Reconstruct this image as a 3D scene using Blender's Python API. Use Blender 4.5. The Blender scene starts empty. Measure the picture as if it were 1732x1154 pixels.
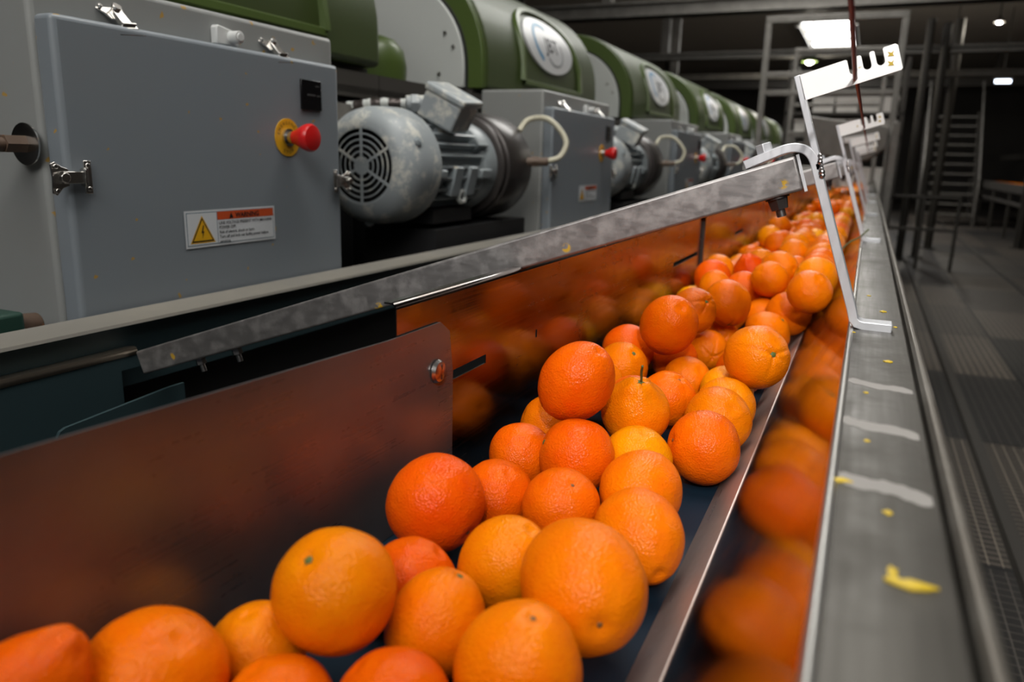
import bpy, bmesh, math, random
from mathutils import Vector, Matrix, noise
random.seed(5)
R = math.radians
SC = bpy.context.scene
COL = SC.collection

# ------------------------------------------------------------------ camera
# origin = the camera; +Y runs along the conveyor, +X to the walkway, +Z up, metres
cam_d = bpy.data.cameras.new('camera')
cam_d.sensor_width = 36.0
cam_d.lens = 1299.0 / 1732.0 * 36.0
cam_d.clip_start = 0.02
cam_d.clip_end = 200
cam_d.dof.use_dof = True
cam_d.dof.focus_distance = 0.86
cam_d.dof.aperture_fstop = 5.0
cam = bpy.data.objects.new('camera', cam_d)
COL.objects.link(cam)
right = Vector((0.9096, 0.4147, 0.0260)); down = Vector((0.1197, -0.2015, -0.9721)); fwd = Vector((-0.3979, 0.8874, -0.2329))
fwd.normalize(); right = (right - fwd * right.dot(fwd)).normalized(); up = right.cross(fwd)
cam.matrix_world = Matrix(((right.x, up.x, -fwd.x, 0), (right.y, up.y, -fwd.y, 0), (right.z, up.z, -fwd.z, 0), (0, 0, 0, 1)))
SC.camera = cam

# ------------------------------------------------------------------ world, exposure
SC.view_settings.view_transform = 'Standard'
SC.view_settings.look = 'None'
SC.view_settings.gamma = 1.0
SC.view_settings.use_curve_mapping = False
SC.view_settings.exposure = 0.68
wd = bpy.data.worlds.new('world'); SC.world = wd; wd.use_nodes = True
wd.node_tree.nodes['Background'].inputs[0].default_value = (0.75, 0.85, 1.0, 1)
wd.node_tree.nodes['Background'].inputs[1].default_value = 0.012

def area(name, loc, target, size, power, color=(1, 1, 1), sy=None, spread=180):
    l = bpy.data.lights.new(name, 'AREA'); l.energy = power; l.color = color
    l.shape = 'RECTANGLE'; l.size = size; l.size_y = sy or size; l.spread = R(spread)
    o = bpy.data.objects.new(name, l); COL.objects.link(o); o.location = loc
    o.rotation_euler = (Vector(target) - Vector(loc)).to_track_quat('-Z', 'Y').to_euler()
    return o
FLOOR = -1.25
CEIL = 3.0
# daylight through the roof lights (window_1.. below, most of them added), plus an added spot behind the camera
area('skylight_daylight', (0.3, -2.6, 2.85), (-0.5, 1.0, 0.0), 3.2, 48, (1.0, 0.97, 0.92), 2.4)
area('skylight_daylight', (-0.35, 1.6, 2.9), (-0.35, 1.6, 0), 0.9, 21, (1.0, 0.96, 0.88), 2.6)
area('skylight_daylight', (-0.9, 7.5, 2.9), (-0.9, 7.5, 0), 1.2, 24, (1.0, 0.97, 0.9), 5.0)
area('skylight_daylight', (-1.2, 20.0, 2.9), (-1.2, 20.0, 0), 1.2, 110, (1.0, 0.98, 0.95), 4.0)
_l = bpy.data.lights.new('added_spot_light', 'SPOT'); _l.energy = 118; _l.color = (1.0, 0.97, 0.93); _l.spot_size = R(27); _l.spot_blend = 0.9; _l.shadow_soft_size = 0.06  # added spot that brightens the slotted plate and bracket
_o = bpy.data.objects.new('added_spot_light', _l); COL.objects.link(_o); _o.location = (0.55, -1.45, 1.20)
_o.rotation_euler = (Vector((-0.05, 0.85, -0.02)) - Vector((0.55, -1.45, 1.20))).to_track_quat('-Z', 'Y').to_euler()

# ------------------------------------------------------------------ materials
def mat(name, base=(0.5, 0.5, 0.5), rough=0.5, metal=0.0, coat=0.0, spec=0.5):
    m = bpy.data.materials.new(name); m.use_nodes = True
    b = m.node_tree.nodes['Principled BSDF']
    b.inputs['Base Color'].default_value = (*base, 1); b.inputs['Roughness'].default_value = rough
    b.inputs['Metallic'].default_value = metal; b.inputs['Coat Weight'].default_value = coat
    b.inputs['Specular IOR Level'].default_value = spec
    return m
def nn(m, t, **kw):
    n = m.node_tree.nodes.new(t)
    for k, v in kw.items(): setattr(n, k, v)
    return n
def lk(m, a, b): m.node_tree.links.new(a, b)
def coords(m, scale=(1, 1, 1), obj_space=True):
    tc = nn(m, 'ShaderNodeTexCoord'); mp = nn(m, 'ShaderNodeMapping')
    mp.inputs['Scale'].default_value = scale
    if obj_space:
        lk(m, tc.outputs['Object'], mp.inputs['Vector'])
    else:
        g = nn(m, 'ShaderNodeNewGeometry'); lk(m, g.outputs['Position'], mp.inputs['Vector'])
    return mp.outputs['Vector']
def noise_n(m, vec, scale, detail=3, rough=0.55):
    n = nn(m, 'ShaderNodeTexNoise'); n.inputs['Scale'].default_value = scale
    n.inputs['Detail'].default_value = detail; n.inputs['Roughness'].default_value = rough
    lk(m, vec, n.inputs['Vector']); return n.outputs['Fac']
def ramp(m, fac, stops):
    r = nn(m, 'ShaderNodeValToRGB'); e = r.color_ramp.elements
    while len(e) < len(stops): e.new(0.5)
    for i, (p, c) in enumerate(stops):
        e[i].position = p; e[i].color = (*c, 1) if not isinstance(c, float) else (c, c, c, 1)
    lk(m, fac, r.inputs['Fac']); return r.outputs['Color']
def mix(m, fac, a, b, mode='MIX'):
    x = nn(m, 'ShaderNodeMix', data_type='RGBA', blend_type=mode)
    for s, v in ((x.inputs[0], fac), (x.inputs[6], a), (x.inputs[7], b)):
        if isinstance(v, (int, float)): s.default_value = v
        elif isinstance(v, tuple): s.default_value = (*v, 1)
        else: lk(m, v, s)
    return x.outputs[2]
def bsdf(m): return m.node_tree.nodes['Principled BSDF']
def bump(m, fac, strength, dist):
    b = nn(m, 'ShaderNodeBump'); b.inputs['Strength'].default_value = strength; b.inputs['Distance'].default_value = dist
    lk(m, fac, b.inputs['Height']); lk(m, b.outputs['Normal'], bsdf(m).inputs['Normal'])

def metal(name, base, r0, r1, grain=(300, 4, 300), stain=None, metallic=1.0, stain_amt=0.5, aniso=0.0, blot_scale=9.0, fleck=0):
    """brushed sheet steel: grain runs along Y, optional dried juice film"""
    m = mat(name, base, r0, metallic)
    v = coords(m, grain, False); g = noise_n(m, v, 1.0, 2)
    rr = ramp(m, g, [(0.3, float(r0)), (0.7, float(r1))])
    v2 = coords(m, (1, 1, 1), False)
    blot = noise_n(m, v2, blot_scale, 5, 0.65); c = base
    if stain:
        f = ramp(m, blot, [(0.45, 0.0), (0.65, float(stain_amt))])
        c = mix(m, f, base, stain); lk(m, c, bsdf(m).inputs['Base Color'])
        rr = mix(m, f, rr, (r1 + 0.15,) * 3)
    if fleck:
        vo = nn(m, 'ShaderNodeTexVoronoi'); vo.inputs['Scale'].default_value = fleck; lk(m, v2, vo.inputs['Vector'])
        ff = nn(m, 'ShaderNodeMath', operation='MULTIPLY'); lk(m, ramp(m, vo.outputs['Distance'], [(0.10, 1.0), (0.15, 0.0)]), ff.inputs[0])
        lk(m, ramp(m, noise_n(m, v2, 150, 2), [(0.42, 0.0), (0.5, 1.0)]), ff.inputs[1])
        lk(m, mix(m, ff.outputs[0], c, (0.45, 0.27, 0.02)), bsdf(m).inputs['Base Color'])
        met = nn(m, 'ShaderNodeMath', operation='MULTIPLY_ADD'); met.inputs[1].default_value = -metallic; met.inputs[2].default_value = metallic
        lk(m, ff.outputs[0], met.inputs[0]); lk(m, met.outputs[0], bsdf(m).inputs['Metallic'])
    lk(m, rr, bsdf(m).inputs['Roughness'])
    if aniso: bsdf(m).inputs['Anisotropic'].default_value = aniso
    bump(m, g, 0.04, 0.001)
    return m

def flecked(name, base, rough, fleck=(0.55, 0.33, 0.02), scale=14.0, dirt=0.12, thr=0.045, metallic=0.0):
    """paint with faint dirt and small dried specks of peel"""
    m = mat(name, base, rough, metallic)
    v = coords(m, (1, 1, 1), False)
    d = noise_n(m, v, 5.0, 5, 0.65)
    c = mix(m, ramp(m, d, [(0.35, 0.0), (0.8, float(dirt))]), base, (0.25, 0.22, 0.17))
    warp = nn(m, 'ShaderNodeVectorMath', operation='ADD')
    n3 = nn(m, 'ShaderNodeTexNoise'); n3.inputs['Scale'].default_value = 60
    lk(m, v, n3.inputs['Vector'])
    sc = nn(m, 'ShaderNodeVectorMath', operation='SCALE'); sc.inputs['Scale'].default_value = 0.02
    lk(m, n3.outputs['Color'], sc.inputs[0]); lk(m, v, warp.inputs[0]); lk(m, sc.outputs[0], warp.inputs[1])
    vo = nn(m, 'ShaderNodeTexVoronoi'); vo.inputs['Scale'].default_value = scale; vo.inputs['Randomness'].default_value = 1
    lk(m, warp.outputs[0], vo.inputs['Vector'])
    f = ramp(m, vo.outputs['Distance'], [(thr, 0.85), (thr + 0.03, 0.0)])
    c = mix(m, f, c, fleck); lk(m, c, bsdf(m).inputs['Base Color'])
    return m

M = {}
M['guard'] = metal('brushed_guard_steel', (0.165, 0.148, 0.14), 0.11, 0.24, (60, 3, 260), (0.15, 0.10, 0.07), 1.0, 0.5)
M['guard_near'] = metal('dull_guard_steel', (0.135, 0.133, 0.135), 0.24, 0.34, (60, 3, 260), (0.18, 0.175, 0.175), 0.6, 0.5)
M['wall_steel'] = metal('wet_sloping_steel', (0.19, 0.135, 0.11), 0.08, 0.14, (40, 2, 40), (0.15, 0.11, 0.09), 1.0, 0.4)
M['skirt_steel'] = metal('skirt_steel', (0.40, 0.33, 0.30), 0.26, 0.38, (90, 2, 90), (0.36, 0.27, 0.22), 0.55, 0.5)
M['rail_steel'] = metal('rail_steel', (0.088, 0.082, 0.072), 0.36, 0.5, (160, 5, 160), (0.075, 0.069, 0.06), 0.85, 0.7)
M['rail_edge'] = metal('rail_edge_steel', (0.42, 0.41, 0.39), 0.25, 0.4, (160, 5, 160), None, 0.9)
M['lip_steel'] = metal('lip_steel', (0.135, 0.122, 0.105), 0.42, 0.6, (160, 5, 160), (0.2, 0.19, 0.17), 0.7, 0.6)
M['beam_steel'] = metal('beam_steel', (0.27, 0.255, 0.25), 0.36, 0.5, (40, 40, 200), (0.42, 0.40, 0.39), 0.8, 0.6, blot_scale=45, fleck=22)
M['bright_zinc'] = metal('zinc_plated_bar', (0.62, 0.63, 0.66), 0.34, 0.46, (200, 200, 30), None, 0.55)
M['bolt'] = mat('bolt_steel', (0.45, 0.43, 0.42), 0.28, 1.0)
M['dark_bolt'] = mat('dark_nut_steel', (0.10, 0.085, 0.08), 0.35, 0.8)
M['chrome'] = mat('latch_chrome', (0.62, 0.60, 0.57), 0.22, 1.0)
M['glare_white'] = flecked('plate_glare_white', (0.93, 0.93, 0.92), 0.45, (0.45, 0.33, 0.03), 24, 0.0, 0.05)  # white base stands in for glare on polished metal
M['belt'] = mat('blue_conveyor_belt', (0.006, 0.017, 0.030), 0.5, 0, 0, 0.12)
M['black'] = mat('black_rubber', (0.006, 0.006, 0.007), 0.6)
M['dark_void'] = mat('dark_machine_metal', (0.012, 0.012, 0.013), 0.6)
M['teal'] = mat('dark_teal_painted_steel', (0.020, 0.040, 0.046), 0.5)
M['ledge'] = flecked('dusty_ledge_steel', (0.16, 0.15, 0.13), 0.55, (0.5, 0.38, 0.08), 10, 0.4, 0.03)
M['pipe'] = mat('worn_round_edge_steel', (0.42, 0.37, 0.30), 0.28, 1.0)
M['cabinet'] = flecked('blue_grey_cabinet_enamel', (0.205, 0.232, 0.258), 0.42, (0.45, 0.25, 0.02), 24, 0.10, 0.065)
M['cabinet_side'] = flecked('pale_grey_cabinet_enamel', (0.27, 0.28, 0.275), 0.45, (0.45, 0.25, 0.02), 20, 0.2, 0.065)
M['hood'] = mat('olive_green_moulded_hood', (0.036, 0.054, 0.012), 0.5, 0.0, 0.04, 0.4)
M['hood_lit'] = mat('green_hood_lit', (0.065, 0.100, 0.022), 0.38)  # hood green made paler so edges and end faces look lit
M['panel'] = mat('pale_grey_end_panel', (0.52, 0.54, 0.52), 0.5)
M['badge'] = mat('silver_badge', (0.50, 0.51, 0.52), 0.35)
M['ink'] = mat('black_print', (0.008, 0.008, 0.01), 0.5)
M['logo_blue'] = mat('blue_print', (0.03, 0.20, 0.38), 0.4)
M['logo_grey'] = mat('grey_print', (0.22, 0.23, 0.24), 0.4)
M['motor_blue'] = flecked('grey_motor_paint', (0.30, 0.34, 0.36), 0.38, (0.5, 0.47, 0.38), 9, 0.2, 0.10)
# dried white scale on the motor cowling
mm = M['motor_white'] = mat('motor_paint_with_white_scale', (0.38, 0.40, 0.40), 0.42)
_v = coords(mm, (1, 1, 1), False)
_f = ramp(mm, noise_n(mm, _v, 16, 6, 0.7), [(0.50, 0.0), (0.60, 0.85)])
lk(mm, mix(mm, _f, (0.33, 0.36, 0.375), (0.66, 0.65, 0.58)), bsdf(mm).inputs['Base Color'])
M['cream'] = mat('cream_hose', (0.55, 0.52, 0.40), 0.5)
M['drum'] = mat('dark_brown_grey_drum', (0.055, 0.048, 0.045), 0.35, 0.4)
M['red'] = mat('red_button_plastic', (0.62, 0.012, 0.012), 0.3)
M['yellow'] = mat('yellow_plate', (0.72, 0.38, 0.01), 0.45)
M['label_white'] = mat('white_label', (0.62, 0.64, 0.66), 0.5)
M['label_red'] = mat('label_red_band', (0.55, 0.075, 0.015), 0.5)
M['label_line'] = mat('label_blue_line', (0.08, 0.16, 0.22), 0.5)
M['switch_white'] = mat('white_switch', (0.62, 0.63, 0.62), 0.4)
M['display'] = mat('black_display', (0.004, 0.004, 0.005), 0.25)
M['display_mark'] = mat('display_marks', (0.05, 0.05, 0.05), 0.5)
M['rust'] = flecked('rusty_pipe', (0.10, 0.055, 0.035), 0.6, (0.3, 0.12, 0.05), 30, 0.5, 0.1)
M['green_box'] = mat('dark_green_box', (0.018, 0.055, 0.040), 0.5)
M['red_cord'] = mat('dark_red_cord', (0.20, 0.018, 0.018), 0.5)
M['frame_grey'] = metal('galvanised_tube', (0.16, 0.15, 0.135), 0.45, 0.6, (20, 20, 20), (0.25, 0.24, 0.22), 0.35, 0.6)
M['dark_steel'] = mat('dark_building_steel', (0.045, 0.040, 0.034), 0.6, 0.3)
M['roof'] = mat('dim_roof_sheet', (0.34, 0.31, 0.27), 0.8)
M['wall'] = mat('dim_hall_wall', (0.16, 0.15, 0.14), 0.8)
M['crate'] = flecked('pale_plastic_crate', (0.62, 0.59, 0.55), 0.55, (0.5, 0.2, 0.1), 3, 0.3, 0.05)
M['peel'] = mat('yellow_peel', (0.52, 0.36, 0.015), 0.5)
M['stem'] = mat('green_brown_stem', (0.07, 0.085, 0.02), 0.6)
M['calyx'] = mat('green_calyx', (0.085, 0.11, 0.02), 0.6)
def emit(name, c, s):
    m = mat(name, c, 0.5); bsdf(m).inputs['Emission Color'].default_value = (*c, 1); bsdf(m).inputs['Emission Strength'].default_value = s
    return m
M['sky_glass'] = emit('roof_light_glazing', (1.0, 0.99, 0.96), 4.0)
M['lamp_warm'] = emit('lamp_glass_warm', (1.0, 0.95, 0.70), 6.0)
M['lamp_cool'] = emit('lamp_glass_cool', (0.75, 0.85, 1.0), 5.0)
# walkway grating: mesh squares inside larger tiles of slightly different wear
m = M['grating'] = mat('walkway_grating', (0.05, 0.048, 0.045), 0.55, 0.2)
v = coords(m, (1, 1, 1), False)
br = nn(m, 'ShaderNodeTexBrick'); br.offset = 0.0; br.inputs['Scale'].default_value = 1.0
br.inputs['Brick Width'].default_value = 0.042; br.inputs['Row Height'].default_value = 0.042
br.inputs['Mortar Size'].default_value = 0.0022; br.inputs['Mortar Smooth'].default_value = 0.1
br.inputs['Color1'].default_value = (0.012, 0.011, 0.011, 1); br.inputs['Color2'].default_value = (0.014, 0.013, 0.012, 1)
br.inputs['Mortar'].default_value = (0.085, 0.08, 0.075, 1)
lk(m, v, br.inputs['Vector'])
b2 = nn(m, 'ShaderNodeTexBrick'); b2.offset = 0.0; b2.inputs['Scale'].default_value = 1.0
b2.inputs['Brick Width'].default_value = 0.98; b2.inputs['Row Height'].default_value = 1.35; b2.inputs['Mortar Size'].default_value = 0.014
b2.inputs['Color1'].default_value = (0.5, 0.5, 0.5, 1); b2.inputs['Color2'].default_value = (3.4, 3.0, 2.5, 1); b2.inputs['Mortar'].default_value = (0.12, 0.12, 0.12, 1)
mp2 = coords(m, (1, 1, 1), False); m.node_tree.nodes[-1]
lk(m, mp2, b2.inputs['Vector'])
lk(m, mix(m, 1.0, br.outputs['Color'], b2.outputs['Color'], 'MULTIPLY'), bsdf(m).inputs['Base Color'])

def skin(name, c1, c2):
    m = mat(name, c1, 0.26, 0.0, 0.0, 0.13)
    b = bsdf(m); b.inputs['Coat Roughness'].default_value = 0.18
    b.inputs['Subsurface Weight'].default_value = 0.06; b.inputs['Subsurface Radius'].default_value = (1.0, 0.35, 0.08)
    b.inputs['Subsurface Scale'].default_value = 0.006
    v = coords(m, (1, 1, 1)); n = noise_n(m, v, 32, 4, 0.6)
    c = mix(m, ramp(m, n, [(0.35, 0.0), (0.7, 1.0)]), c1, c2)
    # small brown rub marks
    s = noise_n(m, v, 85, 2, 0.5)
    oi = nn(m, 'ShaderNodeObjectInfo')
    c = mix(m, ramp(m, s, [(0.775, 0.0), (0.80, 0.45)]), c, (0.25, 0.08, 0.01))
    hs = nn(m, 'ShaderNodeHueSaturation')
    mr = nn(m, 'ShaderNodeMapRange'); mr.inputs['To Min'].default_value = 0.488; mr.inputs['To Max'].default_value = 0.508
    lk(m, oi.outputs['Random'], mr.inputs['Value']); lk(m, mr.outputs[0], hs.inputs['Hue']); lk(m, c, hs.inputs['Color'])
    lk(m, hs.outputs['Color'], b.inputs['Base Color'])
    vo = nn(m, 'ShaderNodeTexVoronoi'); vo.inputs['Scale'].default_value = 520; lk(m, v, vo.inputs['Vector'])
    n2 = noise_n(m, v, 120, 3, 0.6)
    b1 = nn(m, 'ShaderNodeBump'); b1.inputs['Strength'].default_value = 0.7; b1.inputs['Distance'].default_value = 0.0007
    lk(m, vo.outputs['Distance'], b1.inputs['Height'])
    b0 = nn(m, 'ShaderNodeBump'); b0.inputs['Strength'].default_value = 0.7; b0.inputs['Distance'].default_value = 0.0012
    lk(m, n2, b0.inputs['Height']); lk(m, b1.outputs['Normal'], b0.inputs['Normal']); lk(m, b0.outputs['Normal'], b.inputs['Normal'])
    return m
SKIN = [skin('orange_peel_yellowish', (0.80, 0.29, 0.001), (0.80, 0.24, 0.001)),
        skin('orange_peel_light', (0.78, 0.205, 0.001), (0.77, 0.165, 0.001)),
        skin('orange_peel_mid', (0.76, 0.175, 0.001), (0.75, 0.14, 0.001)),
        skin('orange_peel_deep', (0.74, 0.142, 0.001), (0.72, 0.108, 0.001)),
        skin('orange_peel_reddish', (0.70, 0.115, 0.001), (0.68, 0.086, 0.001))]
SKIN_WORD = ['yellowish', 'light', 'plain', 'deep', 'reddish']

# ------------------------------------------------------------------ mesh helpers (world coordinates in, origin set on linking)
def new(): return bmesh.new()
def setm(bm, f0, mi):
    bm.faces.ensure_lookup_table()
    for f in bm.faces[f0:]: f.material_index = mi
def box(bm, x0, x1, y0, y1, z0, z1, mi=0, mtx=None):
    vs = [bm.verts.new((x, y, z)) for x in (x0, x1) for y in (y0, y1) for z in (z0, z1)]
    if mtx is not None:
        for v in vs: v.co = mtx @ v.co
    for q in ((0, 1, 3, 2), (4, 6, 7, 5), (0, 4, 5, 1), (2, 3, 7, 6), (0, 2, 6, 4), (1, 5, 7, 3)):
        f = bm.faces.new([vs[i] for i in q]); f.material_index = mi
    return vs
def prism(bm, poly, axis, a0, a1, mi=0, mtx=None):
    """polygon in the plane across AXIS (x: (y,z); y: (x,z); z: (x,y)) pushed from a0 to a1"""
    def P(p, a): return {'x': (a, p[0], p[1]), 'y': (p[0], a, p[1]), 'z': (p[0], p[1], a)}[axis]
    A = [bm.verts.new(P(p, a0)) for p in poly]; B = [bm.verts.new(P(p, a1)) for p in poly]
    if mtx is not None:
        for v in A + B: v.co = mtx @ v.co
    n = len(poly); fs = []
    fs.append(bm.faces.new(A)); fs.append(bm.faces.new(B[::-1]))
    for i in range(n): fs.append(bm.faces.new((A[i], B[i], B[(i + 1) % n], A[(i + 1) % n])))
    for f in fs: f.material_index = mi
def frame_of(d):
    d = d.normalized(); a = Vector((0, 0, 1)) if abs(d.z) < 0.9 else Vector((1, 0, 0))
    u = d.cross(a).normalized(); return u, d.cross(u).normalized()
def cyl(bm, p0, p1, r0, r1=None, n=24, mi=0):
    p0, p1 = Vector(p0), Vector(p1); r1 = r0 if r1 is None else r1
    u, w = frame_of(p1 - p0)
    A = [bm.verts.new(p0 + (u * math.cos(2 * math.pi * i / n) + w * math.sin(2 * math.pi * i / n)) * r0) for i in range(n)]
    B = [bm.verts.new(p1 + (u * math.cos(2 * math.pi * i / n) + w * math.sin(2 * math.pi * i / n)) * r1) for i in range(n)]
    fs = [bm.faces.new(A), bm.faces.new(B[::-1])] + [bm.faces.new((A[i], B[i], B[(i + 1) % n], A[(i + 1) % n])) for i in range(n)]
    for f in fs: f.material_index = mi
def smooth_path(pts, sub=8):
    P = [Vector(p) for p in pts]; out = []
    for i in range(len(P) - 1):
        a, b, c, d = P[max(i - 1, 0)], P[i], P[i + 1], P[min(i + 2, len(P) - 1)]
        for k in range(sub):
            t = k / sub
            out.append(0.5 * ((2 * b) + (c - a) * t + (2 * a - 5 * b + 4 * c - d) * t * t + (3 * b - a - 3 * c + d) * t ** 3))
    out.append(P[-1]); return out
def tube(bm, pts, r, n=12, mi=0, rr=None):
    P = [Vector(p) for p in pts]; rings = []; u = None
    for i, p in enumerate(P):
        d = (P[min(i + 1, len(P) - 1)] - P[max(i - 1, 0)]).normalized()
        if u is None: u, _ = frame_of(d)
        u = (u - d * u.dot(d)).normalized(); w = d.cross(u); q = r if rr is None else rr[i]
        rings.append([bm.verts.new(p + (u * math.cos(2 * math.pi * k / n) + w * math.sin(2 * math.pi * k / n)) * q) for k in range(n)])
    fs = [bm.faces.new(rings[0]), bm.faces.new(rings[-1][::-1])]
    for a, b in zip(rings, rings[1:]):
        for k in range(n): fs.append(bm.faces.new((a[k], b[k], b[(k + 1) % n], a[(k + 1) % n])))
    for f in fs: f.material_index = mi
def strip(bm, pts, w0, h0, wdir, mi=0):
    """flat bar bent along pts; w0 across WDIR, h0 thick"""
    P = [Vector(p) for p in pts]; wd_ = Vector(wdir).normalized(); rings = []
    for i, p in enumerate(P):
        d = (P[min(i + 1, len(P) - 1)] - P[max(i - 1, 0)]).normalized(); nrm = d.cross(wd_).normalized()
        rings.append([bm.verts.new(p + wd_ * (sx * w0 / 2) + nrm * (sz * h0 / 2)) for sx, sz in ((-1, -1), (1, -1), (1, 1), (-1, 1))])
    fs = [bm.faces.new(rings[0]), bm.faces.new(rings[-1][::-1])]
    for a, b in zip(rings, rings[1:]):
        for k in range(4): fs.append(bm.faces.new((a[k], b[k], b[(k + 1) % 4], a[(k + 1) % 4])))
    for f in fs: f.material_index = mi
def lathe(bm, prof, o, axis='y', n=48, mi=0, caps=True):
    """prof: (radius, height) along AXIS from o"""
    o = Vector(o); rings = []
    for r, h in prof:
        ring = []
        for k in range(n):
            a = 2 * math.pi * k / n; c, s = math.cos(a) * r, math.sin(a) * r
            ring.append(bm.verts.new(o + {'x': Vector((h, c, s)), 'y': Vector((c, h, s)), 'z': Vector((c, s, h))}[axis]))
        rings.append(ring)
    fs = []
    for a, b in zip(rings, rings[1:]):
        for k in range(n): fs.append(bm.faces.new((a[k], a[(k + 1) % n], b[(k + 1) % n], b[k])))
    if caps and prof[0][0] > 1e-5: fs.append(bm.faces.new(rings[0]))
    if caps and prof[-1][0] > 1e-5: fs.append(bm.faces.new(rings[-1][::-1]))
    for f in fs: f.material_index = mi
    return rings
def text_into(bm, body, size, place, depth=0.0, mi=0, align='LEFT', bold=0.0):
    """letters as geometry; PLACE maps (u, v, w) to a point"""
    c = bpy.data.curves.new('t', 'FONT'); c.body = body; c.size = size; c.align_x = align; c.extrude = depth; c.offset = bold
    c.resolution_u = 3
    o = bpy.data.objects.new('t', c); COL.objects.link(o)
    me = bpy.data.meshes.new_from_object(o)
    vs = [bm.verts.new(place(v.co.x, v.co.y, v.co.z)) for v in me.vertices]
    for p in me.polygons:
        try: f = bm.faces.new([vs[i] for i in p.vertices]); f.material_index = mi
        except ValueError: pass
    bpy.data.objects.remove(o); bpy.data.meshes.remove(me); bpy.data.curves.remove(c)

def empty(name, loc, label=None, cat=None, group=None):
    o = bpy.data.objects.new(name, None); COL.objects.link(o); o.location = loc; o.empty_display_size = 0.05
    tag(o, label, cat, group); return o
def tag(o, label=None, cat=None, group=None, kind=None):
    for k, v in (('label', label), ('category', cat), ('group', group), ('kind', kind)):
        if v: o[k] = v
    return o
BASE = {}
def obj(name, bm, mats, parent=None, bevel=0.0, smooth=35, seg=2, **kw):
    """link a bmesh built in world coordinates as one object; its origin goes to its own base centre"""
    bmesh.ops.remove_doubles(bm, verts=bm.verts, dist=1e-6)
    bmesh.ops.recalc_face_normals(bm, faces=bm.faces)
    co = [v.co for v in bm.verts]
    lo = Vector((min(c.x for c in co), min(c.y for c in co), min(c.z for c in co)))
    hi = Vector((max(c.x for c in co), max(c.y for c in co), max(c.z for c in co)))
    org = Vector(((lo.x + hi.x) / 2, (lo.y + hi.y) / 2, lo.z))
    bmesh.ops.translate(bm, verts=bm.verts, vec=-org)
    me = bpy.data.meshes.new(name); bm.to_mesh(me); bm.free()
    for m_ in (mats if isinstance(mats, (list, tuple)) else [mats]): me.materials.append(m_)
    if smooth:
        me.shade_smooth(); me.set_sharp_from_angle(angle=R(smooth))
    o = bpy.data.objects.new(name, me); COL.objects.link(o)
    world = org
    p = parent; off = Vector((0, 0, 0))
    while p is not None: off += p.location; p = p.parent
    o.parent = parent; o.location = world - off
    if bevel:
        b = o.modifiers.new('bevel', 'BEVEL'); b.width = bevel; b.segments = seg; b.limit_method = 'ANGLE'; b.angle_limit = R(40)
    tag(o, **kw); return o
def structure(name, bm, m_, **k): return obj(name, bm, m_, kind='structure', **k)
def copy_tree(o, shift=(0, 0, 0), parent=None):
    c = o.copy(); COL.objects.link(c); c.parent = parent
    if parent is None: c.location = o.location + Vector(shift)
    for ch in [x for x in list(KIDS.get(o.name, []))]: copy_tree(ch, parent=c)
    return c
KIDS = {}
def index_kids():
    KIDS.clear()
    for o in bpy.data.objects:
        if o.parent: KIDS.setdefault(o.parent.name, []).append(o)
ORD = ['first', 'second', 'third', 'fourth', 'fifth', 'sixth', 'seventh', 'eighth', 'ninth']

# ------------------------------------------------------------------ the hall
b = new(); box(b, -9, 9, -4, 40, FLOOR - 0.1, FLOOR); structure('floor', b, M['grating'])
b = new(); box(b, -9, 9, 36, 36.2, FLOOR, CEIL); structure('wall_back', b, M['wall'])
b = new(); box(b, -9.2, -9, -4, 36, FLOOR, CEIL); structure('wall_left', b, M['wall'])
b = new(); box(b, 9, 9.2, -4, 36, FLOOR, CEIL); structure('wall_right', b, M['wall'])
# ceiling in strips round the roof lights
LIGHTS = [(-1.3, 1.9, -3.8, -1.4), (-0.85, 0.15, 0.2, 3.0), (-1.6, -0.2, 5.0, 10.0), (-1.8, -0.66, 18.6, 22.8)]  # only the last is in view; the others are added to light the scene
b = new(); ys = [-4] + [v for L in LIGHTS for v in (L[2], L[3])] + [36.2]
for i in range(0, len(ys) - 1, 2): box(b, -9, 9, ys[i], ys[i + 1], CEIL, CEIL + 0.08)
for x0, x1, y0, y1 in LIGHTS:
    box(b, -9, x0, y0, y1, CEIL, CEIL + 0.08); box(b, x1, 9, y0, y1, CEIL, CEIL + 0.08)
structure('ceiling', b, M['roof'])
for i, (x0, x1, y0, y1) in enumerate(LIGHTS):
    b = new(); box(b, x0, x1, y0, y1, CEIL + 0.03, CEIL + 0.05)
    w = structure('window_%d' % (i + 1), b, M['sky_glass'])
    b = new()
    for k in range(1, 3): box(b, x0, x1, y0 + (y1 - y0) * k / 3 - 0.03, y0 + (y1 - y0) * k / 3 + 0.03, CEIL - 0.02, CEIL + 0.03)
    for xx in (x0, x1): box(b, xx - 0.05, xx + 0.05, y0, y1, CEIL - 0.12, CEIL + 0.03)
    obj('window_frame', b, M['frame_grey'], w)
# kerb strips of the walkway
for i, x in enumerate((0.60, 1.62)):
    b = new(); prism(b, [(x - 0.03, FLOOR), (x + 0.03, FLOOR), (x + 0.022, FLOOR + 0.025), (x - 0.022, FLOOR + 0.025)], 'y', -1, 30)
    structure('trim_%d' % (i + 1), b, M['dark_steel'])
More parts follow.
